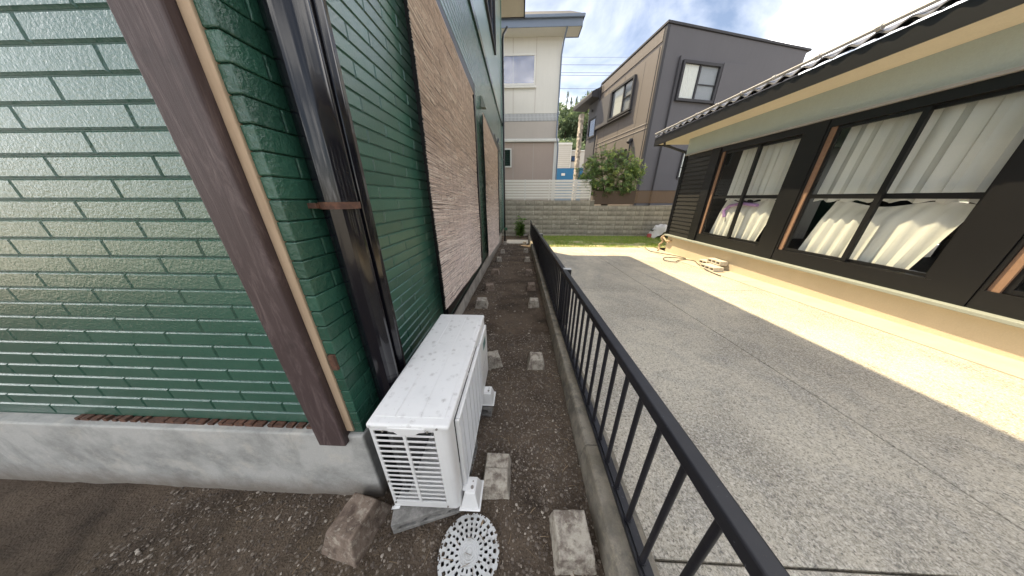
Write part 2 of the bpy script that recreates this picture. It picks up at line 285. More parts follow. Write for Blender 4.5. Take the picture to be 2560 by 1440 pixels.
# ------------------------------------------------------------------ mesh helpers
class MB:
    def __init__(s): s.v = []; s.f = []
    def add(s, vs, fs):
        k = len(s.v); s.v += [tuple(v) for v in vs]; s.f += [tuple(i + k for i in f) for f in fs]; return s
    def box(s, x0, x1, y0, y1, z0, z1, T=None):
        vs = [(x, y, z) for z in (z0, z1) for y in (y0, y1) for x in (x0, x1)]
        if T is not None: vs = [T @ Vector(v) for v in vs]
        return s.add(vs, [(0, 2, 3, 1), (4, 5, 7, 6), (0, 1, 5, 4), (2, 6, 7, 3), (0, 4, 6, 2), (1, 3, 7, 5)])
    def frustum(s, bx, by, tx, ty, z0, z1, T=None, sh=(0, 0)):
        vs = [(-bx, -by, z0), (bx, -by, z0), (bx, by, z0), (-bx, by, z0), (-tx + sh[0], -ty + sh[1], z1), (tx + sh[0], -ty + sh[1], z1), (tx + sh[0], ty + sh[1], z1), (-tx + sh[0], ty + sh[1], z1)]
        if T is not None: vs = [T @ Vector(v) for v in vs]
        return s.add(vs, [(0, 3, 2, 1), (4, 5, 6, 7), (0, 1, 5, 4), (1, 2, 6, 5), (2, 3, 7, 6), (3, 0, 4, 7)])
    def quad(s, a, b, c, d): return s.add([a, b, c, d], [(0, 1, 2, 3)])
    def prism(s, poly, a0, a1, axis='y', T=None):
        n = len(poly)
        def P(p, a):
            v = {'y': (p[0], a, p[1]), 'x': (a, p[0], p[1]), 'z': (p[0], p[1], a)}[axis]
            return T @ Vector(v) if T is not None else v
        vs = [P(p, a0) for p in poly] + [P(p, a1) for p in poly]
        fs = [tuple(range(n))[::-1], tuple(range(n, 2 * n))] + [(i, (i + 1) % n, n + (i + 1) % n, n + i) for i in range(n)]
        return s.add(vs, fs)
    def tube(s, pts, r, n=8, cap=True):
        pts = [Vector(p) for p in pts]; rings = []; prev = None
        for i, p in enumerate(pts):
            d = (pts[min(i + 1, len(pts) - 1)] - pts[max(i - 1, 0)]).normalized()
            if prev is None:
                a = d.cross(Vector((0, 0, 1)));
                if a.length < 0.1: a = d.cross(Vector((1, 0, 0)))
            else: a = prev - d * prev.dot(d)
            a.normalize(); prev = a; b = d.cross(a)
            rr = r[i] if isinstance(r, (list, tuple)) else r
            rings.append([p + (a * math.cos(2 * math.pi * j / n) + b * math.sin(2 * math.pi * j / n)) * rr for j in range(n)])
        vs = [v for g in rings for v in g]; fs = []
        for i in range(len(rings) - 1):
            for j in range(n): fs.append((i * n + j, i * n + (j + 1) % n, (i + 1) * n + (j + 1) % n, (i + 1) * n + j))
        if cap: fs += [tuple(range(n))[::-1], tuple((len(rings) - 1) * n + j for j in range(n))]
        return s.add(vs, fs)
    def build(s, name, mat, parent=None, smooth=False, bevel=0, seg=2, loc=None):
        me = bpy.data.meshes.new(name); me.from_pydata(s.v, [], s.f); me.update()
        o = bpy.data.objects.new(name, me); col.objects.link(o)
        me.materials.append(M[mat] if isinstance(mat, str) else mat)
        if parent is not None: o.parent = parent
        if loc: o.location = loc
        if smooth:
            me.polygons.foreach_set('use_smooth', [True] * len(me.polygons))
            me.set_sharp_from_angle(angle=R(40))
        if bevel:
            b = o.modifiers.new('bevel', 'BEVEL'); b.width = bevel; b.segments = seg; b.limit_method = 'ANGLE'
        return o

def thing(name, label, cat, loc=(0, 0, 0), rz=0, group=None):
    o = bpy.data.objects.new(name, None); col.objects.link(o); o.empty_display_size = 0.2
    o.location = loc; o.rotation_euler = (0, 0, rz); o['label'] = label; o['category'] = cat
    if group: o['group'] = group
    return o
def tag(o, label, cat, group=None, kind=None):
    if label: o['label'] = label
    if cat: o['category'] = cat
    if group: o['group'] = group
    if kind: o['kind'] = kind
    return o
def dup(o, parent, loc=None, rot=None, scale=None):
    c = o.copy(); col.objects.link(c); c.parent = parent
    if loc is not None: c.location = loc
    if rot is not None: c.rotation_euler = rot
    if scale is not None: c.scale = scale
    return c
def gz(y): return -0.035 * (max(min(y, 12.4), -4) - 0.5)
rr = random.uniform

# ------------------------------------------------------------------ ground and setting
m = MB(); S = 400
m.quad((-S, -S, -0.75), (S, -S, -0.75), (S, 12.45, -0.75), (-S, 12.45, -0.75))
tag(m.build('ground', 'terrain'), 'bare ground beneath and around the houses', None, kind='structure')
m = MB(); m.quad((-S, 12.55, 0.95), (S, 12.55, 0.95), (S, 600, 0.95), (-S, 600, 0.95)); m.quad((-S, 12.55, -0.75), (S, 12.55, -0.75), (S, 12.55, 0.95), (-S, 12.55, 0.95))
tag(m.build('upper_ground', 'terrain'), 'raised ground behind the block wall', None, kind='structure')

# alley soil as displaced sheet (fine near the camera), hole left under the drain lid
MH = (-0.214, 0.489); MHR = 0.1375
from mathutils import noise as mn
def soilz(x, y):
    v = Vector((x, y, 0))
    z = gz(y) + 0.020 * mn.noise(v * 2.3) + 0.012 * mn.noise(v * 9) + 0.009 * mn.noise(v * 27)
    if -0.85 < x < 0.4 and y > 0.7:
        z += 0.018 * max(0, abs(x + 0.2) - 0.25)
    d = math.hypot(x - MH[0], y - MH[1])
    if d < 0.22: k = min(1, max(0, (0.22 - d) / 0.07)); z = z * (1 - k) + (gz(y) + 0.0) * k
    return z
def sheet(x0, x1, y0, y1, st, hole=False):
    nx = int((x1 - x0) / st); ny = int((y1 - y0) / st)
    vs = [(x0 + (x1 - x0) * i / nx, y0 + (y1 - y0) * j / ny) for j in range(ny + 1) for i in range(nx + 1)]
    fs = []
    for j in range(ny):
        for i in range(nx):
            if hole:
                cx = x0 + (x1 - x0) * (i + .5) / nx; cy = y0 + (y1 - y0) * (j + .5) / ny
                if math.hypot(cx - MH[0], cy - MH[1]) < 0.118: continue
            k = j * (nx + 1) + i; fs.append((k, k + 1, k + nx + 2, k + nx + 1))
    return [(x, y, soilz(x, y)) for x, y in vs], fs
m = MB(); m.add(*sheet(-0.9, 0.42, -0.6, 2.6, 0.011, True)); m.add(*sheet(-0.9, 0.42, 2.6, 12.4, 0.05)); m.add(*sheet(-0.9, 0.42, -4, -0.6, 0.06)); m.add(*sheet(-9, -0.9, -4, 0.72, 0.05))
tag(m.build('alley_soil', 'soil', smooth=True), 'dark brown gravelly soil of the narrow side passage', None, kind='structure')
m = MB(); m.add(*sheet(-9, -0.9, 10.3, 12.4, 0.1)); tag(m.build('backyard_soil', 'soil'), 'soil behind the green house', None, kind='structure')

# pebbles
import numpy as np
def pebbles(n, seed, samp, smin, smax, name, mat, flat=0.6):
    rg = np.random.default_rng(seed)
    ph = (1 + 5 ** .5) / 2
    base = np.array([(-1, ph, 0), (1, ph, 0), (-1, -ph, 0), (1, -ph, 0), (0, -1, ph), (0, 1, ph), (0, -1, -ph), (0, 1, -ph), (ph, 0, -1), (ph, 0, 1), (-ph, 0, -1), (-ph, 0, 1)]) / 1.9
    ff = np.array([(0, 11, 5), (0, 5, 1), (0, 1, 7), (0, 7, 10), (0, 10, 11), (1, 5, 9), (5, 11, 4), (11, 10, 2), (10, 7, 6), (7, 1, 8), (3, 9, 4), (3, 4, 2), (3, 2, 6), (3, 6, 8), (3, 8, 9), (4, 9, 5), (2, 4, 11), (6, 2, 10), (8, 6, 7), (9, 8, 1)])
    V = []; Fc = []
    for i in range(n):
        x, y = samp(rg)
        if math.hypot(x - MH[0], y - MH[1]) < 0.142: continue
        s = smin + (smax - smin) * rg.random() ** 3
        sc_ = np.array([s * rg.uniform(.7, 1.4), s * rg.uniform(.6, 1.1), s * flat * rg.uniform(.6, 1.1)])
        a = rg.uniform(0, 6.28); c, q = math.cos(a), math.sin(a)
        v = base * rg.uniform(.75, 1.25, (12, 1)) * sc_
        v = np.stack([v[:, 0] * c - v[:, 1] * q + x, v[:, 0] * q + v[:, 1] * c + y, v[:, 2] + soilz(x, y) + s * 0.2], 1)
        Fc.append(ff + len(V) * 12); V.append(v)
    me = bpy.data.meshes.new(name); me.from_pydata(np.concatenate(V).tolist(), [], np.concatenate(Fc).tolist())
    me.materials.append(M[mat]); o = bpy.data.objects.new(name, me); col.objects.link(o); return o
def s_near(rg):
    y = 0.15 + 2.2 * rg.random() ** 1.3; return (rg.uniform(-0.7, 0.38) if y > 0.7 else rg.uniform(-1.9, 0.38)), y
def s_far(rg):
    y = rg.uniform(2, 10.5); return (rg.uniform(-0.8, -0.3) if rg.random() < .6 else rg.uniform(-0.8, 0.38)), y
tag(pebbles(26000, 1, s_near, 0.0020, 0.0085, 'gravel', 'pebble'), 'fine gravel strewn over the soil in the foreground', None, kind='stuff')
tag(pebbles(3500, 2, s_far, 0.006, 0.022, 'loose_stones', 'pebble'), 'small loose stones along the foot of the green wall', None, kind='stuff')
m = MB()
for i in range(900):
    y = 0.2 + 5 * random.random() ** 1.8; x = rr(-0.7, 0.37) if y > 0.7 else rr(-1.6, 0.37)
    a = rr(0, 6.28); l = rr(0.008, 0.05); z = soilz(x, y) + rr(0.003, 0.012); wd = rr(0.0004, 0.0014)
    dxx, dyy = math.cos(a) * l, math.sin(a) * l; z2 = soilz(x + dxx, y + dyy) + rr(0.002, 0.02)
    m.tube([(x, y, z), (x + dxx * .5 + rr(-.004, .004), y + dyy * .5, (z + z2) / 2 + rr(0, .006)), (x + dxx, y + dyy, z2)], wd, 3)
tag(m.build('plant_litter', 'litter'), 'dry stalks and twigs scattered on the soil', None, kind='stuff')

m = MB()
for i in range(420):
    a = rr(0, 6.28); d = MHR + rr(-.006, .012) * (1.6 if 1.9 < a < 4.2 else 1); x = MH[0] + d * math.cos(a); y = MH[1] + d * math.sin(a); s_ = rr(.002, .006)
    m.frustum(s_, s_ * .8, s_ * .4, s_ * .4, 0, s_ * .9, Matrix.Translation((x, y, .004)) @ Matrix.Rotation(rr(0, 3), 4, 'Z'))
tag(m.build('soil_crumbs', 'soil'), 'crumbs of soil lapping over the rim of the drain cover', None, kind='stuff')
# driveway slabs with open joints
drv = bpy.data.objects.new('driveway', None); col.objects.link(drv); drv['kind'] = 'structure'; drv['label'] = 'exposed aggregate concrete driveway'
def slab(x0, x1, y0, y1, mat='aggregate', dz=0.0, z2=None):
    g = 0.005; m = MB(); a = gz(y0 + g) + dz; b = gz(y1 - g) + dz
    x0 += g; x1 -= g; y0 += g; y1 -= g
    m.add([(x0, y0, a - .1), (x1, y0, a - .1), (x1, y1, b - .1), (x0, y1, b - .1), (x0, y0, a), (x1, y0, a), (x1, y1, b), (x0, y1, b)],
          [(0, 3, 2, 1), (4, 5, 6, 7), (0, 1, 5, 4), (1, 2, 6, 5), (2, 3, 7, 6), (3, 0, 4, 7)])
    return m.build('slab', mat, drv, bevel=0.004, seg=1)
for (x0, x1) in ((0.57, 2.48), (2.48, 4.62)):
    for (y0, y1) in ((-4, 0.5), (0.5, 4.08), (4.08, 8.9)): slab(x0, x1, y0, y1)
for (y0, y1) in ((-4, 0.5), (0.5, 4.6), (4.6, 8.9)): slab(4.62, 5.16, y0, y1, 'smooth_concrete', 0.012)
m = MB(); m.box(4.16, 4.44, 8.12, 8.5, gz(8.3) - 0.02, gz(8.3) + 0.022)
lid = m.build('access_lid', 'pale_block', bevel=0.004); tag(lid, 'pale square access lid set in the sunlit driveway near the grass', 'lid')
lid.rotation_euler = (R(-2), 0, 0)
m = MB(); n = 40
V = []; Fs = []
for j in range(n + 1):
    for i in range(61): x = 0.5 + 8 * i / 60; y = 8.86 + 3.55 * j / n; V.append((x, y, gz(y) + 0.008 + 0.02 * mn.noise(Vector((x * 2, y * 2, 3)))))
for j in range(n):
    for i in range(60): k = j * 61 + i; Fs.append((k, k + 1, k + 62, k + 61))
m.add(V, Fs); tag(m.build('turf_ground', 'turf_base', smooth=True), 'earth strip under the grass at the foot of the block wall', None, kind='structure')
m = MB()
for i in range(42000):
    x = rr(0.5, 7.6); y = 8.82 + 3.5 * random.random() ** 0.9
    dens = mn.noise(Vector((x * 1.4, y * 1.4, 7))) + 0.35 + (y - 9.3) * 0.35
    if random.random() > dens: continue
    h = rr(0.03, 0.085) * (0.7 + 0.5 * random.random()); a = rr(0, 6.28); wd = 0.006
    z = gz(y) + 0.005; lx, ly = rr(-.03, .03), rr(-.03, .03)
    m.add([(x - wd * math.cos(a), y - wd * math.sin(a), z), (x + wd * math.cos(a), y + wd * math.sin(a), z), (x + lx, y + ly, z + h)], [(0, 1, 2)])
tag(m.build('grass', 'grass_blade'), 'short grass strip between driveway and block wall', None, kind='stuff')
m = MB()
for i in range(60):
    for j in range(6):
        pass
V = []; Fs = []
for j in range(15):
    for i in range(41):
        x = -60 + 4 * i; y = 40 + 4 * j; V.append((x, y, 0.9 + 15 * (1 - math.exp(-(j * 4) / 16)) * (0.75 + 0.25 * math.sin(x * 0.07)) + 1.5 * mn.noise(Vector((x * .08, y * .08, 0)))))
for j in range(14):
    for i in range(40): k = j * 41 + i; Fs.append((k, k + 1, k + 42, k + 41))
m.add(V, Fs); tag(m.build('hill', 'hill_leaf', smooth=True), 'wooded hillside behind the houses', None, kind='structure')

# ------------------------------------------------------------------ green house
gh = thing('green_house', 'glossy green brick-pattern house wall running along the soil passage', 'house')
WX = -0.75; ZB = 0.30; ZT = 3.95; YE = 10.0; PX = -0.72
m = MB(); m.box(-9, -0.757, 0.735, YE, 0.29, 7.55); m.build('wall', 'green_mortar', gh)
m = MB(); m.box(-0.757, -0.748, 1.04, YE, 3.98, 7.5); m.box(-9, -0.76, 0.70, 0.733, 4.0, 7.5); m.build('upper_wall', 'upper_siding', gh)
BH = 0.063; BL = 0.35; J = 0.0028
def brickmesh(L_, H_, D_=0.007, c=0.0052):
    a, b = L_ / 2, H_ / 2   # faces +x, local y = length
    return [(0, -a, -b), (0, a, -b), (0, a, b), (0, -a, b), (D_, -a + c, -b + c), (D_, a - c, -b + c), (D_, a - c, b - c), (D_, -a + c, b - c)], \
           [(4, 5, 6, 7), (0, 1, 5, 4), (1, 2, 6, 5), (2, 3, 7, 6), (3, 0, 4, 7)]
bvs, bfs = brickmesh(BL - J, BH - J)
fwv = Vector((-math.sin(YAW) * math.cos(PIT), math.cos(YAW) * math.cos(PIT), -math.sin(PIT))); rtv = Vector((math.cos(YAW), math.sin(YAW), 0)); upv = rtv.cross(fwv)
def pix(p):
    q = Vector(p) - Vector((0, 0, 1.5)); z = q.dot(fwv)
    if z < 0.05: return None
    return 1280 + F * q.dot(rtv) / z, 720 - F * q.dot(upv) / z, z
cand = []   # (size, kind, y, z, length, height)
def hidden(y, z): return (1.9 < y < 4.05 and 0.4 < z < 3.0) or (4.75 < y < 7.6 and 0.3 < z < 2.9)
z = ZB; row = 0
while z < ZT - 0.01:
    y0 = 1.087 + (0.175 if row % 2 else 0) - BL
    while y0 < YE:
        a, b = max(y0, 1.0), min(y0 + BL, YE)
        if b - a > 0.03:
            yc, zc = (a + b) / 2, z + BH / 2
            if not (hidden(a, zc) and hidden(b, zc)):
                p = pix((WX, yc, zc)); s_ = 0
                if p and 700 < p[0] < 1300 and -60 < p[1] < 1100: s_ = (b - a) / p[2]
                cand.append((s_, 'w', yc, zc, b - a))
        y0 += BL
    z += BH; row += 1
# pier bricks on the corner (side face and narrow return) and the front wall left of the post
z = 0.487; row = 0; pier = []
while z < ZT:
    pier.append((z, row)); z += BH; row += 1
fc = []; z = 0.487; row = 0
while z < ZT:
    x1 = -0.93 - (0.175 if row % 2 else 0) + BL
    while x1 > -4.5:
        a, b = max(x1 - BL, -4.5), min(x1, -0.925)
        if b - a > 0.03:
            p = pix(((a + b) / 2, 0.735, z + BH / 2)); s_ = 0
            if p and 600 < p[0] < 900 and 0 < p[1] < 1300: s_ = 0.2 * (b - a) / p[2]
            fc.append((s_, 'f', (a + b) / 2, z + BH / 2, b - a))
        x1 -= BL
    z += BH; row += 1
allb = sorted(cand + fc, key=lambda q: -q[0])
meshes = {}; rest = MB(); restf = MB()
def bm_for(l):
    k = round(l, 3)
    if k not in meshes:
        v, f = brickmesh(l - J, BH - J); me = bpy.data.meshes.new('brick'); me.from_pydata(v, [], f); me.materials.append(M['green_paint']); meshes[k] = me
    return meshes[k]
nb = 0
for (s_, kd, a, zc, l) in allb:
    if kd == 'w': loc = (-0.7575 + rr(-.0006, .0006), a, zc); rot = (0, 0, 0)
    else: loc = (a, 0.7345, zc); rot = (0, 0, -math.pi / 2)
    if nb < 236 and s_ > 0:
        o = bpy.data.objects.new('brick', bm_for(l)); col.objects.link(o); o.parent = gh; o.location = loc; o.rotation_euler = (rr(-.004, .004) + rot[0], rr(-.006, .006), rot[2]); nb += 1
    else:
        v, f = brickmesh(l - J, BH - J); T = Matrix.Translation(loc) @ Euler(rot).to_matrix().to_4x4()
        rest.add([T @ Vector(q) for q in v], f)
tag(rest.build('brick_courses', 'green_paint', gh), None, None, kind='stuff')
# corner pier with rough painted bricks
m = MB(); m.box(-0.79, -0.728, 0.70, 1.03, 0.475, ZT); m.build('corner_pier', 'green_mortar', gh)
npier = 0; prest = MB()
for (z, row) in pier:
    for (a, b) in (((0.692, 0.79), (0.79, 1.0)) if row % 2 else ((0.692, 0.87), (0.87, 1.0))):
        q = MB(); k = J / 2; c = 0.004
        # wrap-round brick with an uneven corner
        x1 = PX + rr(-.0015, .0015); yy = a
        T = None
        q.box(-0.7885 if a < 0.7 else -0.74, x1, a + (k if a > .7 else 0), b - k, z + k, z + BH - k)
        if z < 2.25 and a < 1.0 and npier < 60:
            q.build('brick', 'green_rough', gh, bevel=0.004); npier += 1
        else: prest.add(q.v, q.f)
tag(prest.build('pier_courses', 'green_rough', gh), None, None, kind='stuff')
# foundation
m = MB()
m.prism([(-9, 0.68), (PX, 0.68), (PX - 0.004, 1.02), (-9, 1.02)], -0.5, 0.474, 'z'); m.build('foundation', 'foundation_grey', gh, bevel=0.008)
y = 1.03; joints = [1.03, 3.05, 4.6, 6.4, 8.2, YE - 0.02]
for a, b in zip(joints[:-1], joints[1:]):
    m = MB(); m.box(-1.3, -0.835, a + 0.004, b - 0.004, -0.9, 0.292); m.build('foundation', 'foundation_pale', gh, bevel=0.006)
m = MB(); m.box(-0.85, -0.742, 1.04, YE + .01, 0.272, 0.296); m.build('base_flashing', 'black_frame', gh)
m = MB()
for i in range(26): x = -0.93 - i * 0.05; m.box(x - rr(.02, .05), x, 0.706, 0.73, 0.474 - 0.0, 0.486 + rr(0, .006))
m.build('rusty_base_strip', 'rust', gh)['kind'] = 'stuff'
m = MB(); m.box(-0.79, -0.757, 0.684, 0.72, 0.50, 3.2); m.build('batten', 'beige_board', gh, bevel=0.003)
m = MB(); m.box(-0.918, -0.7905, 0.655, 0.75, 0.436, 3.2); m.build('post', 'dark_wood', gh, bevel=0.006)
m = MB(); m.box(-0.745, -0.722, 0.681, 0.6915, 0.86, 0.93); m.build('bare_plaster_patch', 'rust', gh)
m = MB(); m.box(-0.757, -0.722, 1.04, YE + .02, 3.96, 4.06); m.box(-0.757, -0.730, 1.04, YE + .012, 4.062, 4.10); m.build('floor_band', 'green_trim', gh, bevel=0.004)
m = MB(); m.box(-0.76, -0.728, YE - 0.11, YE + 0.025, 0.29, 7.5); m.build('corner_trim', 'upper_siding', gh)
# roof, soffit, fascia
m = MB(); m.prism([(-9.6, 7.62), (0.04, 7.62), (0.04, 7.72), (-4.3, 9.3), (-9.6, 7.72)], -0.2, 11.25, 'y'); m.build('roof', 'slate_roof', gh)
m = MB(); m.box(-9.6, 0.0, -0.15, 11.2, 7.59, 7.617); m.build('soffit', 'soffit_beige', gh)
m = MB(); m.box(0.002, 0.045, -0.2, 11.25, 7.57, 7.80); m.box(-9.6, 0.0, 11.203, 11.24, 7.575, 7.80); m.build('fascia', 'dark_trim', gh)
# upper window on the side wall
f = MB()
y0, y1, z0, z1 = 5.9, 7.65, 4.95, 6.6
for (a, b, c, d) in ((y0, y1, z0, z0 + .06), (y0, y1, z1 - .06, z1), (y0, y0 + .06, z0 + .061, z1 - .061), (y1 - .06, y1, z0 + .061, z1 - .061), ((y0 + y1) / 2 - .03, (y0 + y1) / 2 + .03, z0 + .061, z1 - .061)): f.box(-0.76, -0.70, a, b, c, d)
fr = f.build('window', 'dark_trim', gh); m = MB(); m.box(-0.742, -0.738, y0 + .061, y1 - .061, z0 + .061, z1 - .061); m.build('pane', 'glass_sky', fr)
# frames of the ground floor windows behind the reed screens
for (a, b, zb, zt) in ((1.97, 4.1, 0.40, 3.02), (5.1, 7.75, 0.33, 2.93)):
    m = MB(); m.box(-0.757, -0.700, a - 0.035, a + 0.06, zb, zt); m.box(-0.757, -0.70, b - 0.09, b, zb, zt); m.box(-0.757, -0.701, a + .061, b - .091, zt - .12, zt); m.box(-0.757, -0.701, a + .061, b - .091, zb, zb + .08)
    fr = m.build('window', 'black_frame', gh)
    m = MB(); m.box(-0.745, -0.74, a + .061, b - .091, zb + .081, zt - .121); m.build('pane', 'glass_sky', fr)
# wall lamp-like vent hood
m = MB(); T = Matrix.Translation((-0.748, 4.98, 3.10))
m.frustum(0.0, 0.055, 0.0, 0.055, 0, 0)
m = MB(); m.prism([(0, 0.09), (0.03, 0.075), (0.085, -0.06), (0.085, -0.085), (0, -0.085)], -0.06, 0.06, 'y', T); m.build('vent_hood', 'ledge_green', gh, bevel=0.005)
m = MB(); m.tube([(-0.735, 6.6, 2.97), (-0.72, 6.75, 3.02), (-0.73, 7.2, 3.02), (-0.72, 8.0, 2.96), (-0.735, 9.0, 2.9), (-0.70, 9.85, 2.86)], 0.012, 6); m.tube([(-0.74, 7.7, 2.98), (-0.7, 7.7, 3.06), (-0.69, 7.7, 3.12)], .03, 6); m.build('cable', 'wire_black', gh, smooth=True)
# downspouts
def fluted(cx, cy, r, z0, z1, k=0.0, n=28, flute=0.0):
    mb = MB(); rings = []
    for z in (z0, z1):
        for i in range(n):
            a = 2 * math.pi * i / n; q = r * (1 + flute * (1 if i % 4 < 2 else -1)); rings.append((cx + q * math.cos(a), cy + q * math.sin(a), z))
    fs = [(i, (i + 1) % n, n + (i + 1) % n, n + i) for i in range(n)] + [tuple(range(n))[::-1], tuple(range(n, 2 * n))]
    mb.add(rings, fs); return mb
d1 = fluted(-0.66, 0.848, 0.060, 1.47, 7.56, flute=0.03).build('downspout', 'pipe_paint', gh, smooth=True)
fluted(-0.66, 0.850, 0.053, -0.02, 1.475, flute=0.06).build('lower_pipe', 'pipe_paint', d1, smooth=True)
m = fluted(-0.66, 0.848, 0.0632, 1.464, 1.487); m.box(-0.735, -0.69, 0.778, 0.80, 1.467, 1.484); m.build('bracket', 'rust', d1, smooth=True)
m = MB(); m.prism([(-0.725, 0.945), (-0.70, 0.932), (-0.665, 0.932), (-0.640, 0.942), (-0.632, 0.965), (-0.640, 0.995), (-0.66, 1.022), (-0.725, 1.022)], -0.02, 7.56, 'z')
d2 = m.build('downspout', 'pipe_paint', gh, bevel=0.004); d2['label'] = 'thinner squarish black downspout nearer the reed screens'
m = MB(); m.tube([(-0.69, YE - .06, gz(10) - .05), (-0.69, YE - .06, 6.35), (-0.67, YE - .05, 6.5), (-0.55, YE + .1, 6.75)], 0.035, 12); d3 = m.build('downspout', 'pipe_paint', gh, smooth=True); d3['label'] = 'far black downspout at the end of the green wall'
m = MB(); m.tube([(-0.72, YE - .3, 0.33), (-0.66, YE - .2, 0.25), (-0.62, YE - .12, 0.23)], .02, 6); m.box(-0.70, -0.58, YE - .16, YE - .04, 0.2, 0.32); m.build('pipe_joint', 'green_plastic', d3, bevel=.01)

# ------------------------------------------------------------------ reed screens (hang on the wall)
def reed_screen(x, ya, yb, zt, zb, n, label, sag):
    root = thing('reed_screen', label, 'reed screen', (x, ya, zb), 0, 'reed screens hanging on the green wall')
    W = yb - ya; mb = MB(); H = zt - zb; seg = 5
    for i in range(n):
        z = H * i / (n - 1) + rr(-.0010, .0010); e0 = rr(-.009, .008); e1 = rr(-.010, .014); r = rr(.0027, .0037)
        ph = rr(0, 6.28); ca = rr(-.0035, .0035)
        cuts = [0] + sorted(rr(0.05, .95) for _ in range(15)) + [1]
        for c0, c1 in zip(cuts[:-1], cuts[1:]):
            yy0 = e0 + (W + e1 - e0) * c0 + .001; yy1 = e0 + (W + e1 - e0) * c1 - .001
            zz = rr(-.0014, .0014); xx = rr(-.002, .003)
            bow = 0.006 * math.sin(3.1 * z + 1)
            mid = (yy0 + yy1) / 2; pts = []
            for yy, dd in ((yy0, 0), (mid, rr(-.0022, .0022)), (yy1, 0)):
                pts.append((xx + bow * math.sin(math.pi * yy / W) + 0.004 * math.sin(yy * 9 + z * 5), yy, z + zz + dd + ca * (yy / W - .5) * 2 + sag * yy / W))
            mb.tube(pts, r, 4)
    o = mb.build('reeds', 'reed', root); o['kind'] = 'stuff'
    mb = MB(); k = int(W / 0.13)
    for i in range(k):
        yy = W * (i + .5) / k
        pts = [(0.0035 + 0.006 * math.sin(3.1 * z + 1) * math.sin(math.pi * yy / W) + 0.004 * math.sin(yy * 9 + z * 5), yy + .002 * math.sin(z * 20), z + sag * yy / W) for z in [H * j / 14 for j in range(15)]]
        mb.tube(pts, 0.0006, 3)
    o = mb.build('stitching', 'twine', root); o['kind'] = 'stuff'
    mb = MB(); mb.tube([(0, -.02, H + .005), (0, W + .02, H + .005 + sag)], .010, 8); mb.build('top_rod', 'reed', root)
    return root
reed_screen(-0.672, 1.80, 3.74, 2.90, 0.555, 470, 'large brown reed screen covering the nearer window of the green wall', -0.10)
reed_screen(-0.676, 4.66, 7.12, 2.83, 0.33, 420, 'smaller-looking reed screen farther along the green wall, beyond the vent hood', -0.12)

# ------------------------------------------------------------------ air conditioner outdoor unit
ac = thing('air_conditioner', 'white outdoor air conditioning unit on blocks beside the green wall', 'air conditioner', (-0.6, 0.6, 0.1))
ac.rotation_euler = (0, 0, 0)
AW, AL, AH = 0.328, 0.895, 0.575     # local x, y, z  (origin at near left bottom)
m = MB(); m.box(0.006, AW - .006, .012, AL, 0, 0.012); m.build('base_pan', 'ac_white', ac, bevel=0.003)
m = MB(); m.box(0.03, 0.05, 0.05, AL - .03, 0.013, AH - .03); m.box(0.045, AW - .07, AL * .62, AL * .62 + .01, 0.013, AH - .03); m.build('heat_exchanger', 'fins', ac)
m = MB(); m.box(0.0, 0.004, 0.02, AL, 0.0, AH - .02); m.build('back_frame', 'ac_dark', ac)
m = MB(); m.tube([(AW * .5, AL * .30, AH * .47), (AW * .82, AL * .30, AH * .47)], 0.05, 12); 
for k in range(3):
    a = k * 2.094; T = Matrix.Translation((AW * .8, AL * .30, AH * .47)) @ Matrix.Rotation(a, 4, 'X') @ Matrix.Rotation(.5, 4, 'Z'); m.box(-.004, .004, -.07, .07, .04, .20, T)
m.build('fan', 'ac_dark', ac)
# end face: two columns of fifteen slots
cx = [0.012, 0.032, 0.133, 0.150, 0.248, 0.262]; nsl = 15; z0, z1 = 0.042, 0.538; p = (z1 - z0) / nsl
m = MB()
def eb(a, b, c, d): m.box(a, b, 0.0, 0.007, c, d)
eb(0.004, 0.018, 0.0, AH - .015); eb(0.264, 0.300, 0.0, AH - .015)
eb(0.0181, 0.2639, 0.0, z0 + .003); eb(0.0181, 0.2639, z1 + .0, AH - .015)
m.build('end_panel', 'ac_white', ac, bevel=0.0012)
m = MB(); m.box(0.1335, 0.1475, -0.002, 0.006, z0 + .0031, z1 - .001); m.build('end_panel_rib', 'ac_white', ac, bevel=0.001)
sb = MB(); sb.prism([(0, 0), (0, .011), (.003, .011), (.003, 0)], 0.0185, 0.133, 'x'); sb.prism([(0, 0), (0, .011), (.003, .011), (.003, 0)], 0.148, 0.2635, 'x')
s0 = sb.build('slat', 'ac_white', ac, bevel=0.0008, seg=1)
for i in range(nsl):
    if i == 0: s0.location = (0, -.001, z0 + p * .9); continue
    s1 = dup(s0, ac, (0, -.001, z0 + p * (i + .9)))
    if i < 3: s1.material_slots[0].link = 'OBJECT'; s1.material_slots[0].material = M['ac_stained']
# front: rounded corner then solid part and fan grille
m = MB(); poly = [(0.300, 0.0)]
for k in range(7): a = -math.pi / 2 + k * math.pi / 12; poly.append((0.300 + 0.028 * math.cos(a), 0.028 + 0.028 * math.sin(a)))
poly += [(0.328, 0.06), (0.324, 0.06)]
for k in range(6, -1, -1): a = -math.pi / 2 + k * math.pi / 12; poly.append((0.300 + 0.023 * math.cos(a), 0.028 + 0.023 * math.sin(a)))
m.prism(poly, 0.0, AH - .015, 'z'); m.build('corner_panel', 'ac_white', ac, smooth=True)
m = MB(); m.box(0.322, 0.328, .0605, AL, 0, 0.05); m.box(0.322, 0.328, .0605, AL, AH - .05, AH - .015); m.box(0.322, 0.328, AL * .66, AL, 0.0505, AH - .0505)
fp = m.build('front_panel', 'ac_white', ac, bevel=0.002)
m = MB(); m.box(0.3282, 0.345, AL * .70, AL - .01, .06, AH - .075); m.build('service_cover', 'ac_white', ac, bevel=0.008, seg=3)
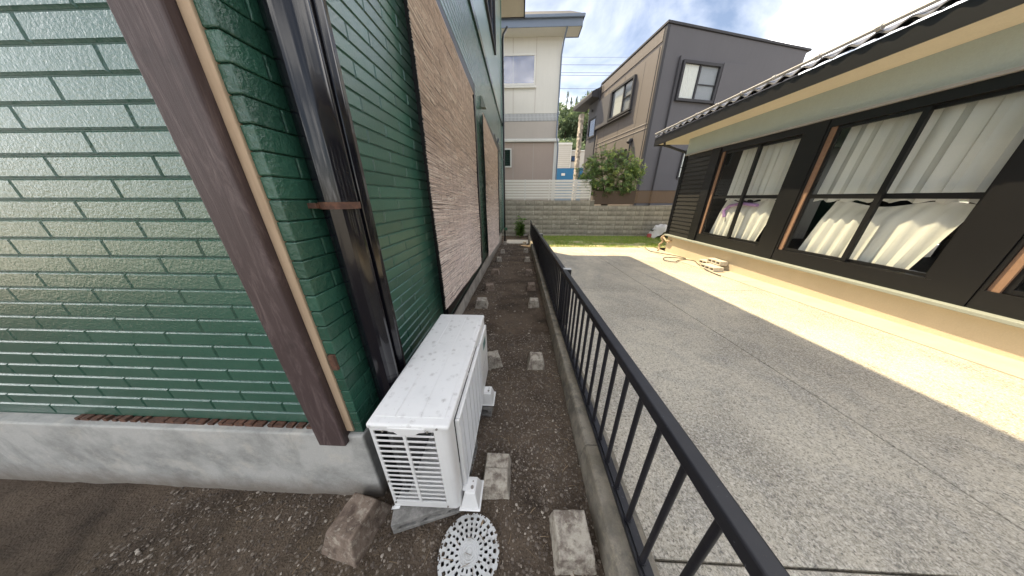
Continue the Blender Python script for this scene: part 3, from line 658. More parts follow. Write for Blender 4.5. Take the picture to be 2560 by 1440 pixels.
m = MB(); m.box(0.3452, 0.3462, AL * .80, AL * .90, AH - .19, AH - .13); m.build('label', 'label_green', ac)
m = MB(); m.box(0.3452, 0.3458, AL * .70 + .02, AL - .02, AH * .46, AH * .464); m.build('label_line', 'curtain_grey', ac)
m = MB()
ga, gb, gc, gd = .065, AL * .665, 0.052, AH - .055
for (a, b, c, d) in ((ga, ga + .012, gc, gd), (gb - .012, gb, gc, gd), (ga + .0121, gb - .0121, gc, gc + .012), (ga + .0121, gb - .0121, gd - .012, gd)): m.box(0.3285, 0.350, a, b, c, d)
m.build('grille_frame', 'ac_white', ac, bevel=0.005)
m = MB()
for i in range(34): z = gc + .02 + (gd - gc - .04) * i / 33; m.box(0.3405, 0.3475, ga + .0122, gb - .0122, z, z + .0035)
for i in range(7): y = ga + .05 + (gb - ga - .1) * i / 6; m.box(0.3475, 0.3505, y, y + .004, gc + .0122, gd - .0122)
g_ = m.build('grille', 'ac_white', ac); g_['kind'] = 'stuff'
m = MB(); m.box(-0.004, AW + .004, -0.006, AL + .006, AH - .028, AH); lidp = m.build('top_cover', 'ac_top', ac, bevel=0.011, seg=4)
m = MB()
for (a, b) in ((0.012, 0.10), (0.108, 0.205), (0.213, 0.305)):
    m.box(a, b, 0.03, AL - .02, AH + .0002, AH + .0034)
m.build('raised_panel', 'ac_top', lidp, bevel=0.003)
m = MB(); m.prism([(0.085, AH - .012), (0.235, AH - .012), (0.235, AH - .032), (0.210, AH - .036), (0.190, AH - .052), (0.125, AH - .052), (0.108, AH - .036), (0.085, AH - .032)], -0.010, 0.002, 'y'); m.build('handle_tab', 'ac_white', ac, bevel=0.003)
bt = None
for (x, z) in ((0.062, AH - .034), (0.243, AH - .032), (0.016, .035), (0.268, .018), (0.012, 0.2), (0.283, AH * .98)):
    if bt is None: mb = MB(); mb.tube([(0, 0, 0), (0, -.004, 0)], .0045, 8); bt = mb.build('screw', 'steel_bolt', ac, loc=(x, -.006, z))
    else: dup(bt, ac, (x, -.006 if z > .5 else -.001, z))
# feet: front foot near and far
def acfoot(y):
    q = MB()
    T = Matrix.Translation((0.370, y, -0.02))
    q.frustum(0.045, 0.058, 0.026, 0.036, 0.004, 0.085, T); q.box(-0.052, 0.052, -0.066, 0.066, -0.002, 0.0038, T); 
    ft = q.build('foot', 'ac_white', ac, bevel=0.003)
    q = MB(); q.box(0.331, 0.392, y - .026, y + .026, 0.0655, 0.069); q.build('foot_bracket', 'ac_white', ft, bevel=0.001)
    q = MB(); q.tube([(0.378, y - .012, .069), (0.378, y - .012, .0745)], .0075, 10); q.tube([(0.378, y + .014, .069), (0.378, y + .014, .0705)], .004, 8); q.build('bolt', 'steel_bolt', ft)
acfoot(0.066); acfoot(0.665)
q = MB(); q.prism([(0, 0), (-.012, -.01), (.03, 0.0)], -0.012, 0.0, 'y'); q.build('corner_lug', 'ac_white', ac)

# hollow blocks under the unit
def hollow(name, label, loc, rz, L_=0.39, W_=0.15, H_=0.095, mat='hollow_block', holes=3, group=None):
    """block lying with its holes opening along local y faces"""
    root = thing(name, label, 'concrete block', loc, rz, group)
    mb = MB(); t_ = 0.026; hw = (L_ - t_ * (holes + 1)) / holes
    mb.box(0, L_, 0, W_, 0, t_); mb.box(0, L_, 0, W_, H_ - t_, H_)
    for i in range(holes + 1): mb.box(i * (hw + t_), i * (hw + t_) + t_, 0.0005, W_ - .0005, t_ + .0001, H_ - t_ - .0001)
    mb.build('block_shell', mat, root, bevel=0.004, seg=2)
    mb = MB()
    for i in range(holes):
        for (a, b) in ((0, 0), (1, 0), (0, 1), (1, 1)):
            xx = t_ + i * (hw + t_) + (hw if a else 0); zz = t_ + (H_ - 2 * t_ if b else 0); sx = -1 if a else 1; sz = -1 if b else 1
            mb.prism([(xx, zz), (xx + sx * .012, zz), (xx, zz + sz * .012)], 0.002, W_ - .002, 'y')
    mb.build('hole_fillet', mat, root)['kind'] = 'stuff'
    return root
hollow('concrete_block', 'grey hollow concrete block under the near end of the air conditioner', (-0.590, 0.535, -0.003), R(17), L_=0.37, W_=0.17, H_=0.078)
hollow('concrete_block', 'dark hollow concrete block half hidden under the far foot of the air conditioner', (-0.62, 1.20, -0.035), 0, L_=0.42, W_=0.15, H_=0.095)
hollow('concrete_block', 'brown block standing behind the near foot of the air conditioner', (-0.27, 0.80, -0.035), R(86), L_=0.16, W_=0.10, H_=0.115, holes=1)

# ------------------------------------------------------------------ drain cover with real slots
dc = thing('drain_cover', 'round pale grey slotted drain cover in the soil', 'drain cover', (MH[0], MH[1], 0.006), R(8))
def polar(r, a, z): return (r * math.cos(a), r * math.sin(a), z)
mb = MB()
def cell_solid(r0, r1, a0, a1):
    k = 3
    for i in range(k):
        b0 = a0 + (a1 - a0) * i / k; b1 = a0 + (a1 - a0) * (i + 1) / k
        mb.add([polar(r0, b0, 0), polar(r1, b0, 0), polar(r1, b1, 0), polar(r0, b1, 0)], [(0, 1, 2, 3)])
def cell_hole(r0, r1, a0, a1):
    # stadium hole in polar cell
    hr = (r1 - r0) / 2; rm = (r0 + r1) / 2; am = (a0 + a1) / 2; ha = (a1 - a0) / 2
    outer = []; inner = []; n = 16
    for i in range(n):
        t_ = 2 * math.pi * (i + .5) / n; c, s = math.cos(t_), math.sin(t_); k = 1 / max(abs(c), abs(s))
        outer.append(polar(rm + hr * c * k, am + ha * s * k, 0))
        q = 1 / (abs(c) ** 3.5 + abs(s) ** 3.5) ** (1 / 3.5)
        inner.append(polar(rm + hr * .97 * c * q, am + ha * .97 * s * q, 0))
    mb.add(outer + inner, [(i, (i + 1) % n, n + (i + 1) % n, n + i) for i in range(n)])
Rr = MHR
def ring_solid(r0, r1, n=64):
    for i in range(n): cell_solid(r0, r1, 2 * math.pi * i / n, 2 * math.pi * (i + 1) / n)
ring_solid(0.001, .355 * Rr, 24)
edges = [(.355, .455, 18, .45, 0), (.50, .615, 20, .52, .5), (.655, .745, 26, .42, 0), (.79, .90, 24, .55, .5)]
prev = .355
for (a, b, n, fr, ph) in edges:
    if a > prev: ring_solid(prev * Rr, a * Rr, 48)
    for i in range(n):
        s = 2 * math.pi * (i + ph) / n; wd = 2 * math.pi / n
        cell_hole(a * Rr, b * Rr, s, s + wd * fr); cell_solid(a * Rr, b * Rr, s + wd * fr, s + wd)
    prev = b
ring_solid(.90 * Rr, Rr, 64)
pl = mb.build('grating', 'lid_plastic', dc); md = pl.modifiers.new('thick', 'SOLIDIFY'); md.thickness = 0.008; md.offset = -1
mb = MB()
for (r, hh) in ((.10, .0015), (.18, .0015), (.25, .0015), (.315, .002)):
    pts = [polar(r * Rr, 2 * math.pi * i / 40, 0.0006) for i in range(41)]; mb.tube(pts, .0013, 6, False)
mb.build('centre_rings', 'lid_plastic', dc, smooth=True)
mb = MB(); n = 48; a_, b_, d_ = Rr * 1.0, Rr * .93, .28
V = [polar(a_, 2 * math.pi * i / n, -.001) for i in range(n)] + [polar(a_, 2 * math.pi * i / n, -.05) for i in range(n)] + [polar(b_, 2 * math.pi * i / n, -.009) for i in range(n)] + [polar(b_, 2 * math.pi * i / n, -d_) for i in range(n)]
mb.add(V, [(i, (i + 1) % n, n + (i + 1) % n, n + i) for i in range(n)] + [(2 * n + i, 3 * n + i, 3 * n + (i + 1) % n, 2 * n + (i + 1) % n) for i in range(n)] + [tuple(range(3 * n, 4 * n))])
mb.build('pit_ring', 'pit_dark', dc)
mb = MB(); mb.add([(0, 0, 0), (.008, .004, .004), (.018, .003, .006), (.026, 0, .002), (.017, -.005, .001), (.008, -.006, .003)], [(0, 1, 5), (1, 2, 4, 5), (2, 3, 4)])
lf = mb.build('dry_leaf', 'litter'); lf.location = (-0.175, 0.575, 0.016); lf.rotation_euler = (0.1, -.1, 1.1); tag(lf, 'small dry leaf lying on the drain cover', 'leaf')

# ------------------------------------------------------------------ concrete foundation pads lying in the passage
def pad(x, y, w_, label, mat='pad_concrete', rz=0, top=0.70, h=0.115, ly=None, crack=False, tilt=0):
    root = thing('foundation_pad', label, 'concrete pad', (x, y, gz(y) - 0.012), rz, 'concrete pads along the passage')
    root.rotation_euler = (tilt, 0, rz); ly = ly or w_
    def body(y0, y1, tz=0):
        q = MB(); n = 5; hw = w_ / 2
        def P(u, v, t):   # u,v in -1..1, t height 0..1
            k = 1 - (1 - top) * t; xx = u * hw * k; yy = v * ly / 2 * k
            j = 0.0022
            return (xx + j * mn.noise(Vector((xx * 40 + x * 9, yy * 40, t * 3))), yy + j * mn.noise(Vector((xx * 40, yy * 40 + y, t * 3 + 5))), h * t + (0.003 * mn.noise(Vector((xx * 25 + x, yy * 25, 1))) if t == 1 else 0) + tz)
        vs = []; fs = []
        def grid(fn, a, b):
            k = len(vs)
            for j in range(b + 1):
                for i in range(a + 1): vs.append(fn(i / a, j / b))
            for j in range(b):
                for i in range(a): s = k + j * (a + 1) + i; fs.append((s, s + 1, s + a + 2, s + a + 1))
        V0, V1 = y0, y1
        grid(lambda s, t_: P(-1 + 2 * s, V0 + (V1 - V0) * t_, 1), 8, 8)
        grid(lambda s, t_: P(-1 + 2 * s, V0, t_), 8, 5); grid(lambda s, t_: P(1 - 2 * s, V1, t_), 8, 5)
        grid(lambda s, t_: P(1, V0 + (V1 - V0) * s, t_), 8, 5); grid(lambda s, t_: P(-1, V1 + (V0 - V1) * s, t_), 8, 5)
        q.add(vs, fs)
        me_o = q.build('pad_body', mat, root)
        bm = bmesh.new(); bm.from_mesh(me_o.data); bmesh.ops.remove_doubles(bm, verts=bm.verts, dist=0.0012); bmesh.ops.recalc_face_normals(bm, faces=bm.faces); bm.to_mesh(me_o.data); bm.free()
        b = me_o.modifiers.new('bevel', 'BEVEL'); b.width = 0.005; b.segments = 2; b.limit_method = 'ANGLE'; b.angle_limit = R(35)
    if crack: body(-1, 0.06); body(0.085, 1, -0.004)
    else: body(-1, 1)
pad(0.253, 0.535, 0.185, 'large stained concrete pad beside the low wall, nearest the camera', 'pad_concrete', R(2), 0.80, 0.118, 0.20)
pad(-0.772, 0.552, 0.20, 'brown weathered pad at the foot of the grey foundation, left of the air conditioner', 'pad_brown', R(-11), 0.66, 0.13, 0.23)
pad(-0.117, 0.79, 0.165, 'cracked concrete pad beside the near foot of the air conditioner', 'pad_concrete', R(0), 0.78, 0.105, 0.22, crack=True)
pad(0.170, 1.80, 0.175, 'pale pad by the low wall, second from the camera on that side', 'pad_concrete', R(-2), 0.70, 0.12)
pad(-0.255, 1.80, 0.17, 'pad showing just past the far end of the air conditioner', 'pad_concrete', R(18), 0.66, 0.125)
rp = [(3.20, 0.222), (3.98, 0.215), (4.95, 0.205), (6.33, 0.2), (7.7, 0.19), (9.35, 0.165)]
rl = ['hollow-faced pad by the low wall beside the near fence post', 'pad by the low wall just past the near fence post', 'middle pad of the row by the low wall', 'mossy pad by the low wall opposite the far reed screen',
      'last shaded pad by the low wall before the sunlit patch', 'sunlit pad at the far end of the low wall']
for (y, x), lb in zip(rp, rl): pad(x, y, 0.185, lb, 'pad_concrete' if y > 6 else random.choice(['pad_concrete', 'pad_brown']), rr(-.08, .08), 0.70, 0.135)
lp = [(3.18, -0.60), (3.90, -0.57), (4.95, -0.575), (6.30, -0.61), (7.5, -0.60), (9.35, -0.64)]
ll = ['chipped pad at the house foundation just beyond the air conditioner', 'brownish pad at the foundation below the gap between the reed screens', 'pad at the foundation under the near edge of the far reed screen',
      'small pad at the foundation under the middle of the far reed screen', 'pale pad among loose stones near the far end of the foundation', 'pad at the foot of the far downspout']
for i, ((y, x), lb) in enumerate(zip(lp, ll)): pad(x, y, 0.20 if i < 3 else 0.16, lb, 'pad_brown' if i in (1, 2) else 'pad_concrete', rr(-.2, .2), 0.70, 0.135)

# ------------------------------------------------------------------ low wall and railing
lw = thing('low_wall', 'low rough concrete wall carrying the black railing', 'wall', (0.40, 0, 0))
segs = [-4, -1.2, 0.9, 2.6, 4.4, 6.4, 8.3, 10.0, 12.35]
for a, b in zip(segs[:-1], segs[1:]):
    vs = []; fs = []; n = 12; prof = [(-0.020, -0.5), (-0.020, 0.05), (0.0, 0.150), (0.008, 0.160), (0.145, 0.160), (0.155, 0.150), (0.160, -0.2)]
    for i in range(n + 1):
        y = a + 0.003 + (b - a - .006) * i / n
        for k, (px, pz) in enumerate(prof):
            j = 0.005 * mn.noise(Vector((px * 30, y * 6, pz * 20))) + 0.003 * mn.noise(Vector((px * 30, y * 25, pz * 20)))
            vs.append((px + j, y, pz + gz(y) + (j if 2 <= k <= 4 else 0)))
    k = len(prof)
    for i in range(n):
        for j in range(k - 1): fs.append((i * k + j, (i + 1) * k + j, (i + 1) * k + j + 1, i * k + j + 1))
    fs += [tuple(range(k)), tuple(n * k + j for j in range(k))[::-1]]
    q = MB(); q.add(vs, fs); q.build('wall_segment', 'curb_concrete', lw)
fe = thing('railing', 'black painted metal railing with round balusters on the low wall', 'railing', (0, 0, 0))
FX = 0.480
Y0, Y1 = -2.6, 11.6
def rail(name, x0, x1, dz0, dz1, ya, yb, bev=0.004):
    q = MB(); a, b = gz(ya), gz(yb)
    q.add([(x0, ya, a + dz0), (x1, ya, a + dz0), (x1, yb, b + dz0), (x0, yb, b + dz0), (x0, ya, a + dz1), (x1, ya, a + dz1), (x1, yb, b + dz1), (x0, yb, b + dz1)],
          [(0, 3, 2, 1), (4, 5, 6, 7), (0, 1, 5, 4), (1, 2, 6, 5), (2, 3, 7, 6), (3, 0, 4, 7)])
    return q.build(name, 'fence_paint', fe, bevel=bev, seg=3)
posts = [-1.1, 2.36, 5.76, 9.1]
ed = [Y0] + posts + [Y1]
for a, b in zip(ed[:-1], ed[1:]):
    rail('top_rail', FX - .027, FX + .023, 0.806, 0.852, a + .002, b - .002, 0.007)
    rail('bottom_rail', FX - .021, FX + .021, 0.185, 0.207, a + .002, b - .002, 0.004)
    rail('rail_flange', FX - .008, FX + .026, 0.2075, 0.217, a + .002, b - .002, 0.002)
q = MB(); q.tube([(0, 0, 0.206), (0, 0, 0.81)], 0.0105, 12); b0 = q.build('baluster', 'fence_paint', fe, smooth=True)
y = Y0 + .05; first = True; nbl = 0
ys = []
y = 0.423 - 0.121 * 24
while y < Y1 - .05: ys.append(y); y += 0.121
for y in ys:
    if first: b0.location = (FX, y, gz(y)); first = False
    else: dup(b0, fe, (FX, y, gz(y)))
p0 = None
for y in posts:
    q = MB(); q.box(FX + .024, FX + .074, y - .025, y + .025, gz(y) - .05, gz(y) + 0.842); q.box(FX - .021, FX + .023, y - .0015, y + .0015, gz(y) + .19, gz(y) + .84)
    po = q.build('post', 'fence_paint', fe, bevel=0.003)
    q = MB(); q.box(FX - .01, FX + .076, y - .027, y + .027, gz(y) + .8485, gz(y) + .854); q.build('post_cap', 'galvanised', po, bevel=0.002)
q = MB()
for y in ys: q.tube([(FX, y, gz(y) + .2175), (FX, y, gz(y) + .222)], .0145, 8)
o = q.build('weld_collars', 'fence_paint', fe); o['kind'] = 'stuff'

# ------------------------------------------------------------------ block wall at the back
bw = thing('block_wall', 'weathered grey concrete block wall closing the far side of the yard', 'wall', (0, 12.4, 0))
CW, CH = 0.474, 0.240
q = MB(); q.box(-9, 3.74, 0.012, 0.14, -0.9, 1.355); q.box(3.741, 14, 0.012, 0.14, -0.9, 1.10); q.build('mortar_core', 'mortar_dark', bw)
bl = MB(); c = .006; a, b = CW / 2 - .007, CH / 2 - .006
bl.add([(-a, .0, -b), (a, .0, -b), (a, .0, b), (-a, .0, b), (-a + c, -.012, -b + c), (a - c, -.012, -b + c), (a - c, -.012, b - c), (-a + c, -.012, b - c)], [(4, 5, 6, 7), (1, 0, 4, 5), (2, 1, 5, 6), (3, 2, 6, 7), (0, 3, 7, 4)])
k0 = bl.build('block', 'wall_block', bw); first = True; nblk = 0
for r_ in range(9):
    zc = 1.375 - CH * (r_ + .5)
    for i in range(40):
        x = -5.0 + CW * i + CW / 2
        if x > 12.5: break
        if r_ == 0 and x > 3.75: continue
        loc = (x, 0.012 + rr(-.004, .004), zc - (0.02 if x > 3.75 else 0)); rot = (rr(-.01, .01), 0, rr(-.008, .008))
        if first: k0.location = loc; first = False
        else: dup(k0, bw, loc, rot)
        nblk += 1
q = MB(); q.box(-9, 3.74, -.006, .146, 1.3755, 1.40); q.build('coping', 'wall_block', bw, bevel=.004); q = MB(); q.box(3.745, 14, -.006, .146, 1.1165, 1.14); q.build('coping', 'wall_block', bw, bevel=.004)
# white slat fence
sf = thing('slat_fence', 'white horizontal slat fence on top of the block wall', 'fence', (0, 12.42, 0))
px = [-3.47, -2.25, -1.03, 0.19, 1.42, 2.73, 3.50]
for i, x in enumerate(px):
    q = MB(); q.box(x - .028, x + .028, .03, .07, 1.40, 2.36); q.build('post', 'slat_white' if x != 0.19 else 'galvanised', sf)
s0 = None
for a, b in zip(px[:-1], px[1:]):
    for r_ in range(7):
        z = 1.475 + r_ * 0.127
        q = MB(); q.box(a + .012, b - .012, 0, .022, z, z + .104); q.build('slat', 'slat_white', sf, bevel=.004, seg=1)
    q = MB(); q.box(a + .03, b - .03, .03, .055, 1.43, 1.462); q.build('bottom_rail', 'galvanised', sf)
# brown panel fence
bf = thing('panel_fence', 'brown metal panel and mesh fence beside the white slat fence', 'fence', (0, 12.42, 0))
q = MB(); q.box(3.70, 5.70, 0, .03, 1.20, 1.83); q.build('solid_panel', 'planter_brown', bf)
for x in (3.66, 5.72, 7.72, 9.72):
    q = MB(); q.box(x - .018, x + .018, -.005, .045, 1.14, 1.86); q.build('post', 'planter_brown', bf)
for a, b in ((5.745, 7.70), (7.745, 9.70)):
    q = MB(); q.box(a, b, 0, .03, 1.815, 1.85); q.box(a, b, 0, .03, 1.25, 1.275); q.build('frame', 'planter_brown', bf)
    q = MB()
    n = int((b - a) / .05)
    for i in range(n): x = a + .02 + (b - a - .04) * i / n; q.box(x, x + .026, .006, .012, 1.276, 1.814)
    for i in range(11): z = 1.285 + .049 * i; q.box(a, b, .0125, .018, z, z + .022)
    o = q.build('mesh', 'mesh_brown', bf); o['kind'] = 'stuff'

# ------------------------------------------------------------------ windows helper for far houses (plane given by T: local x along wall, local z up, -y outwards)
def window(parent, T, x0, x1, z0, z1, fmat, gmat='glass_sky', split=0.5, fw=.06, dep=.07, back='curtain_grey', bars=(), curtain=None):
    q = MB(); D = dep
    for (a, b, c, d) in ((x0, x1, z0, z0 + fw), (x0, x1, z1 - fw, z1), (x0, x0 + fw, z0 + fw, z1 - fw), (x1 - fw, x1, z0 + fw, z1 - fw)): q.box(a, b, -D, 0.02, c + .0005, d - .0005, T)
    if split: xm = x0 + (x1 - x0) * split; q.box(xm - fw * .4, xm + fw * .4, -D * .6, 0.0, z0 + fw, z1 - fw, T)
    for (a, b, z) in bars: q.box(a, b, -D * .5, -.005, z - .02, z + .02, T)
    fr = q.build('window', fmat, parent)
    q = MB(); q.box(x0 + fw, x1 - fw, -.050, -.046, z0 + fw, z1 - fw, T); q.build('pane', gmat, fr)
    q = MB(); q.box(x0 + fw, x1 - fw, -.012, -.008, z0 + fw, z1 - fw, T); q.build('room', back, fr)
    if curtain:
        q = MB()
        for (a, b) in curtain:
            n = 36; vs = []
            for i in range(n + 1):
                xx = a + (b - a) * i / n; yy = -.028 + .009 * math.sin(i * 1.25)
                vs += [T @ Vector((xx, yy, z0 + fw)), T @ Vector((xx, yy, z1 - fw))]
            q.add(vs, [(2 * i, 2 * i + 2, 2 * i + 3, 2 * i + 1) for i in range(n)])
        q.build('curtain', 'curtain', fr, smooth=True)
    return fr

# ------------------------------------------------------------------ white house
wh = thing('white_house', 'cream and taupe two-storey house with blue-grey eaves behind the block wall', 'house', (0, 15, 0.95))
WZ = 0.95
def wz(z): return z - WZ
q = MB(); q.box(-7, 1.94, 0, 8, wz(5.80), wz(8.92)); q.build('upper_wall', 'cream_wall', wh)
q = MB(); q.box(-7, 2.0, -.004, 8, wz(4.62), wz(5.44)); q.build('middle_wall', 'beige_wall', wh)
q = MB(); q.box(-7, 2.02, 0, 8, 0, wz(4.44)); q.build('lower_wall', 'taupe_wall', wh)
q = MB(); q.box(-7, 1.93, 0.03, 8, wz(5.441), wz(5.799)); q.build('band_backing', 'curtain_grey', wh)
q = MB()
for i in range(74): x = 1.90 - i * .075; q.box(x - .045, x, -.02, .028, wz(5.46), wz(5.785))
q.box(-4, 1.93, -.026, -.0205, wz(5.62), wz(5.64)); o = q.build('lattice_band', 'lattice_white', wh); o['kind'] = 'stuff'
q = MB(); q.box(-7, 2.10, -.12, -.005, wz(4.45), wz(4.61)); q.build('belt_gutter', 'white_trim', wh, bevel=.04)
q = MB(); q.box(1.84, 2.03, -.03, -.001, 0, wz(4.44)); q.build('corner_trim', 'white_trim', wh)
for x in (-1.72, -.51, .67):
    q = MB(); q.box(x - .012, x + .012, -.006, -.0001, 0, wz(4.43)); q.box(x - .012, x + .012, -.010, -.0045, wz(4.63), wz(5.43)); q.box(x - .012, x + .012, -.006, -.0001, wz(5.82), wz(8.91)); q.build('panel_joint', 'beige_wall', wh)
q = MB(); q.box(-7.6, 2.70, -.70, .06, wz(8.921), wz(8.96)); q.box(-7.6, 2.02, .061, 8.6, wz(8.921), wz(8.96)); q.build('soffit', 'cream_wall', wh)
q = MB(); q.box(-7.6, 2.72, -.74, -.705, wz(8.90), wz(9.27)); q.box(2.705, 2.74, -.70, .10, wz(8.90), wz(9.27)); q.box(2.021, 2.704, .0605, .10, wz(8.90), wz(9.27)); q.build('fascia', 'blue_fascia', wh)
q = MB(); q.box(-7.6, 2.80, -.84, -.745, wz(9.17), wz(9.29)); q.build('gutter', 'blue_fascia', wh, bevel=.02)
q = MB(); q.add([(-7.7, -.8, wz(9.275)), (2.82, -.8, wz(9.275)), (2.4, 1.0, wz(10.38)), (-7.7, 1.0, wz(10.45)), (2.04, 8.6, wz(9.275)), (-7.7, 8.6, wz(9.275)), (2.82, .12, wz(9.275)), (2.1, .12, wz(9.275))], [(0, 1, 2, 3), (1, 6, 2), (6, 7, 2), (7, 4, 2), (3, 2, 4, 5)])
q.build('roof', 'slate_roof', wh)
q = MB(); q.tube([(2.05, -.74, wz(8.95)), (1.97, -.3, wz(8.6)), (1.93, -.07, wz(8.2)), (1.93, -.07, wz(4.66)), (2.02, -.16, wz(4.35)), (2.06, -.06, wz(4.1)), (2.06, -.06, 0)], .038, 8); q.build('downpipe', 'blue_fascia', wh, smooth=True)
Tw = Matrix.Identity(4)
window(wh, Tw, -1.62, 0.66, wz(7.0), wz(8.29), 'white_trim', split=.49, fw=.09, back='blind_blue')
q = MB(); q.box(-1.7, .70, -.10, -.001, wz(6.90), wz(6.98)); q.build('sill', 'white_trim', wh)
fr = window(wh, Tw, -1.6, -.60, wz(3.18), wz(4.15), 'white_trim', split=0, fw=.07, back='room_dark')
for i in range(9): q = MB(); q.box(-1.53, -.67, -.05, -.02, wz(3.27) + i * .095, wz(3.30) + i * .095); q.build('louvre', 'dark_trim', fr)

# ------------------------------------------------------------------ dark house (turned 13 degrees)
dh = thing('dark_house', 'brown and charcoal two-storey house with slanted roof behind the bush', 'house', (6.95, 15.0, 0.95), R(13))
# local: x along front face, y along the side going away
q = MB(); q.prism([(0.0, 0), (5.63, 0), (5.63, wz(9.02)), (0.0, wz(9.28))], 0.0, .12, 'x'); q.build('side_wall', 'brown_cladding', dh)
q = MB(); q.prism([(0.0, 0), (9.0, 0), (9.0, wz(9.05)), (0.0, wz(9.28))], -.001, .12, 'y'); q.build('front_wall', 'grey_cladding', dh)
q = MB(); q.box(-.03, .12, -.035, .10, 0, wz(9.25)); q.build('corner_trim', 'dark_trim', dh)
q = MB(); q.add([(-.06, -.06, wz(9.30)), (9.2, -.06, wz(9.06)), (9.2, 5.7, wz(8.8)), (-.06, 5.7, wz(9.03)), (-.06, -.06, wz(9.39)), (9.2, -.06, wz(9.15)), (9.2, 5.7, wz(8.89)), (-.06, 5.7, wz(9.12))], [(0, 3, 2, 1), (4, 5, 6, 7), (0, 1, 5, 4), (1, 2, 6, 5), (2, 3, 7, 6), (3, 0, 4, 7)])
q.build('roof', 'dark_trim', dh)
q = MB(); q.prism([(0.15, wz(8.72)), (5.62, wz(8.45)), (5.62, wz(8.95)), (0.15, wz(9.2))], -.035, -.001, 'x'); q.build('upper_band', 'brown_cladding', dh)
for z in (5.10, 5.33): q = MB(); q.box(-.02, -.001, .15, 5.63, wz(z), wz(z + .03)); q.build('belt_line', 'beige_wall', dh)
for y in (1.2, 2.9, 4.6): q = MB(); q.box(-.004, -.0002, y, y + .012, 0, wz(8.4)); q.build('panel_joint', 'dark_trim', dh)
Ts = Matrix.Rotation(-math.pi / 2, 4, 'Z')     # local x -> -y ; outwards -> -x
# window() wants x along wall: map wall coordinate s (going away) = -x
window(dh, Ts, -4.05, -1.78, wz(6.42), wz(8.07), 'dark_trim', 'glass', split=.58, fw=.10, dep=.16, back='curtain_grey', bars=((-2.75, -1.9, wz(7.25)),), curtain=((-3.7, -2.8),))
q = MB(); q.box(-.17, -.001, 4.08, 5.66, wz(6.34), wz(8.02)); q.build('shutter_box', 'grey_cladding', dh, bevel=.01)
q = MB(); q.box(-.20, -.002, 1.76, 5.70, wz(6.27), wz(6.335)); q.build('window_sill', 'dark_trim', dh)
Tf = Matrix.Identity(4)
window(dh, Tf, 1.22, 3.62, wz(6.34), wz(8.02), 'dark_trim', 'glass', split=.47, fw=.12, dep=.14, back='curtain_grey', bars=((2.35, 3.5, wz(7.12)),), curtain=((1.34, 2.28),))
q = MB(); q.box(3.65, 5.2, -.16, -.003, wz(6.3), wz(8.06)); q.build('shutter_box', 'grey_cladding', dh, bevel=.01)
window(dh, Tf, 2.55, 3.5, wz(2.6), wz(4.1), 'dark_trim', 'glass', split=0, fw=.08, dep=.08, back='curtain', bars=((2.6, 3.4, wz(3.2)),))
q = MB(); q.tube([(1.0, -.07, wz(8.15)), (1.02, -.07, 0)], .045, 8); q.tube([(-.07, .18, wz(8.5)), (-.07, .18, 0)], .02, 6); q.build('downpipe', 'dark_trim', dh, smooth=True)
# rear wing with its own low roof and stone pillar
q = MB(); q.box(.02, .3, 5.64, 7.3, 0, wz(8.5)); q.build('wing_wall', 'grey_cladding', dh)
window(dh, Ts @ Matrix.Translation((0, .02, 0)), -6.95, -5.85, wz(5.95), wz(7.25), 'dark_trim', 'glass_sky', split=0, fw=.10, dep=.10, back='curtain')
q = MB(); q.prism([(-.92, wz(8.22)), (-.92, wz(8.38)), (.3, wz(9.05)), (.3, wz(8.22))], 4.2, 8.2, 'y') if 0 else q.prism([(-.72, wz(8.30)), (-.74, wz(8.50)), (-.70, wz(8.62)), (.3, wz(9.08)), (.3, wz(8.28))], 5.66, 8.7, 'y'); q.build('wing_roof', 'dark_trim', dh)
q = MB(); q.tube([(-.10, 5.55, wz(9.0)), (-.22, 5.55, wz(8.6)), (-.10, 5.60, wz(8.1)), (-.10, 5.60, 0)], .04, 8); q.build('downpipe', 'dark_trim', dh, smooth=True)
q = MB(); q.tube([(-.05, 6.6, wz(7.75)), (-.14, 6.6, wz(7.75))], .09, 10); q.build('wall_lamp', 'dark_trim', dh)
q = MB(); q.tube([(-.0, 1.28, wz(4.75)), (-.13, 1.28, wz(4.75)), (-.2, 1.28, wz(4.62))], .13, 12); q.tube([(-.12, 1.2, wz(4.6)), (-.12, 1.2, wz(3.4))], .05, 8); q.build('vent_hood', 'dark_trim', dh, smooth=True)
q = MB(); q.box(-.25, -.002, 1.6, 3.2, wz(4.15), wz(4.35)); q.build('awning', 'dark_trim', dh)
pil = MB()
for r_ in range(46):
    for sx in range(2):
        for sy in range(2):
            x = -.27 + sx * .13; y = 8.05 + sy * .2; z = r_ * .153
            d = rr(0, .035); pil.box(x - d, x + .125 + d * .5, y - d, y + .19, z + .006, z + .147)
o = pil.build('stone_pillar', 'stone_clad', dh); o['kind'] = 'stuff'

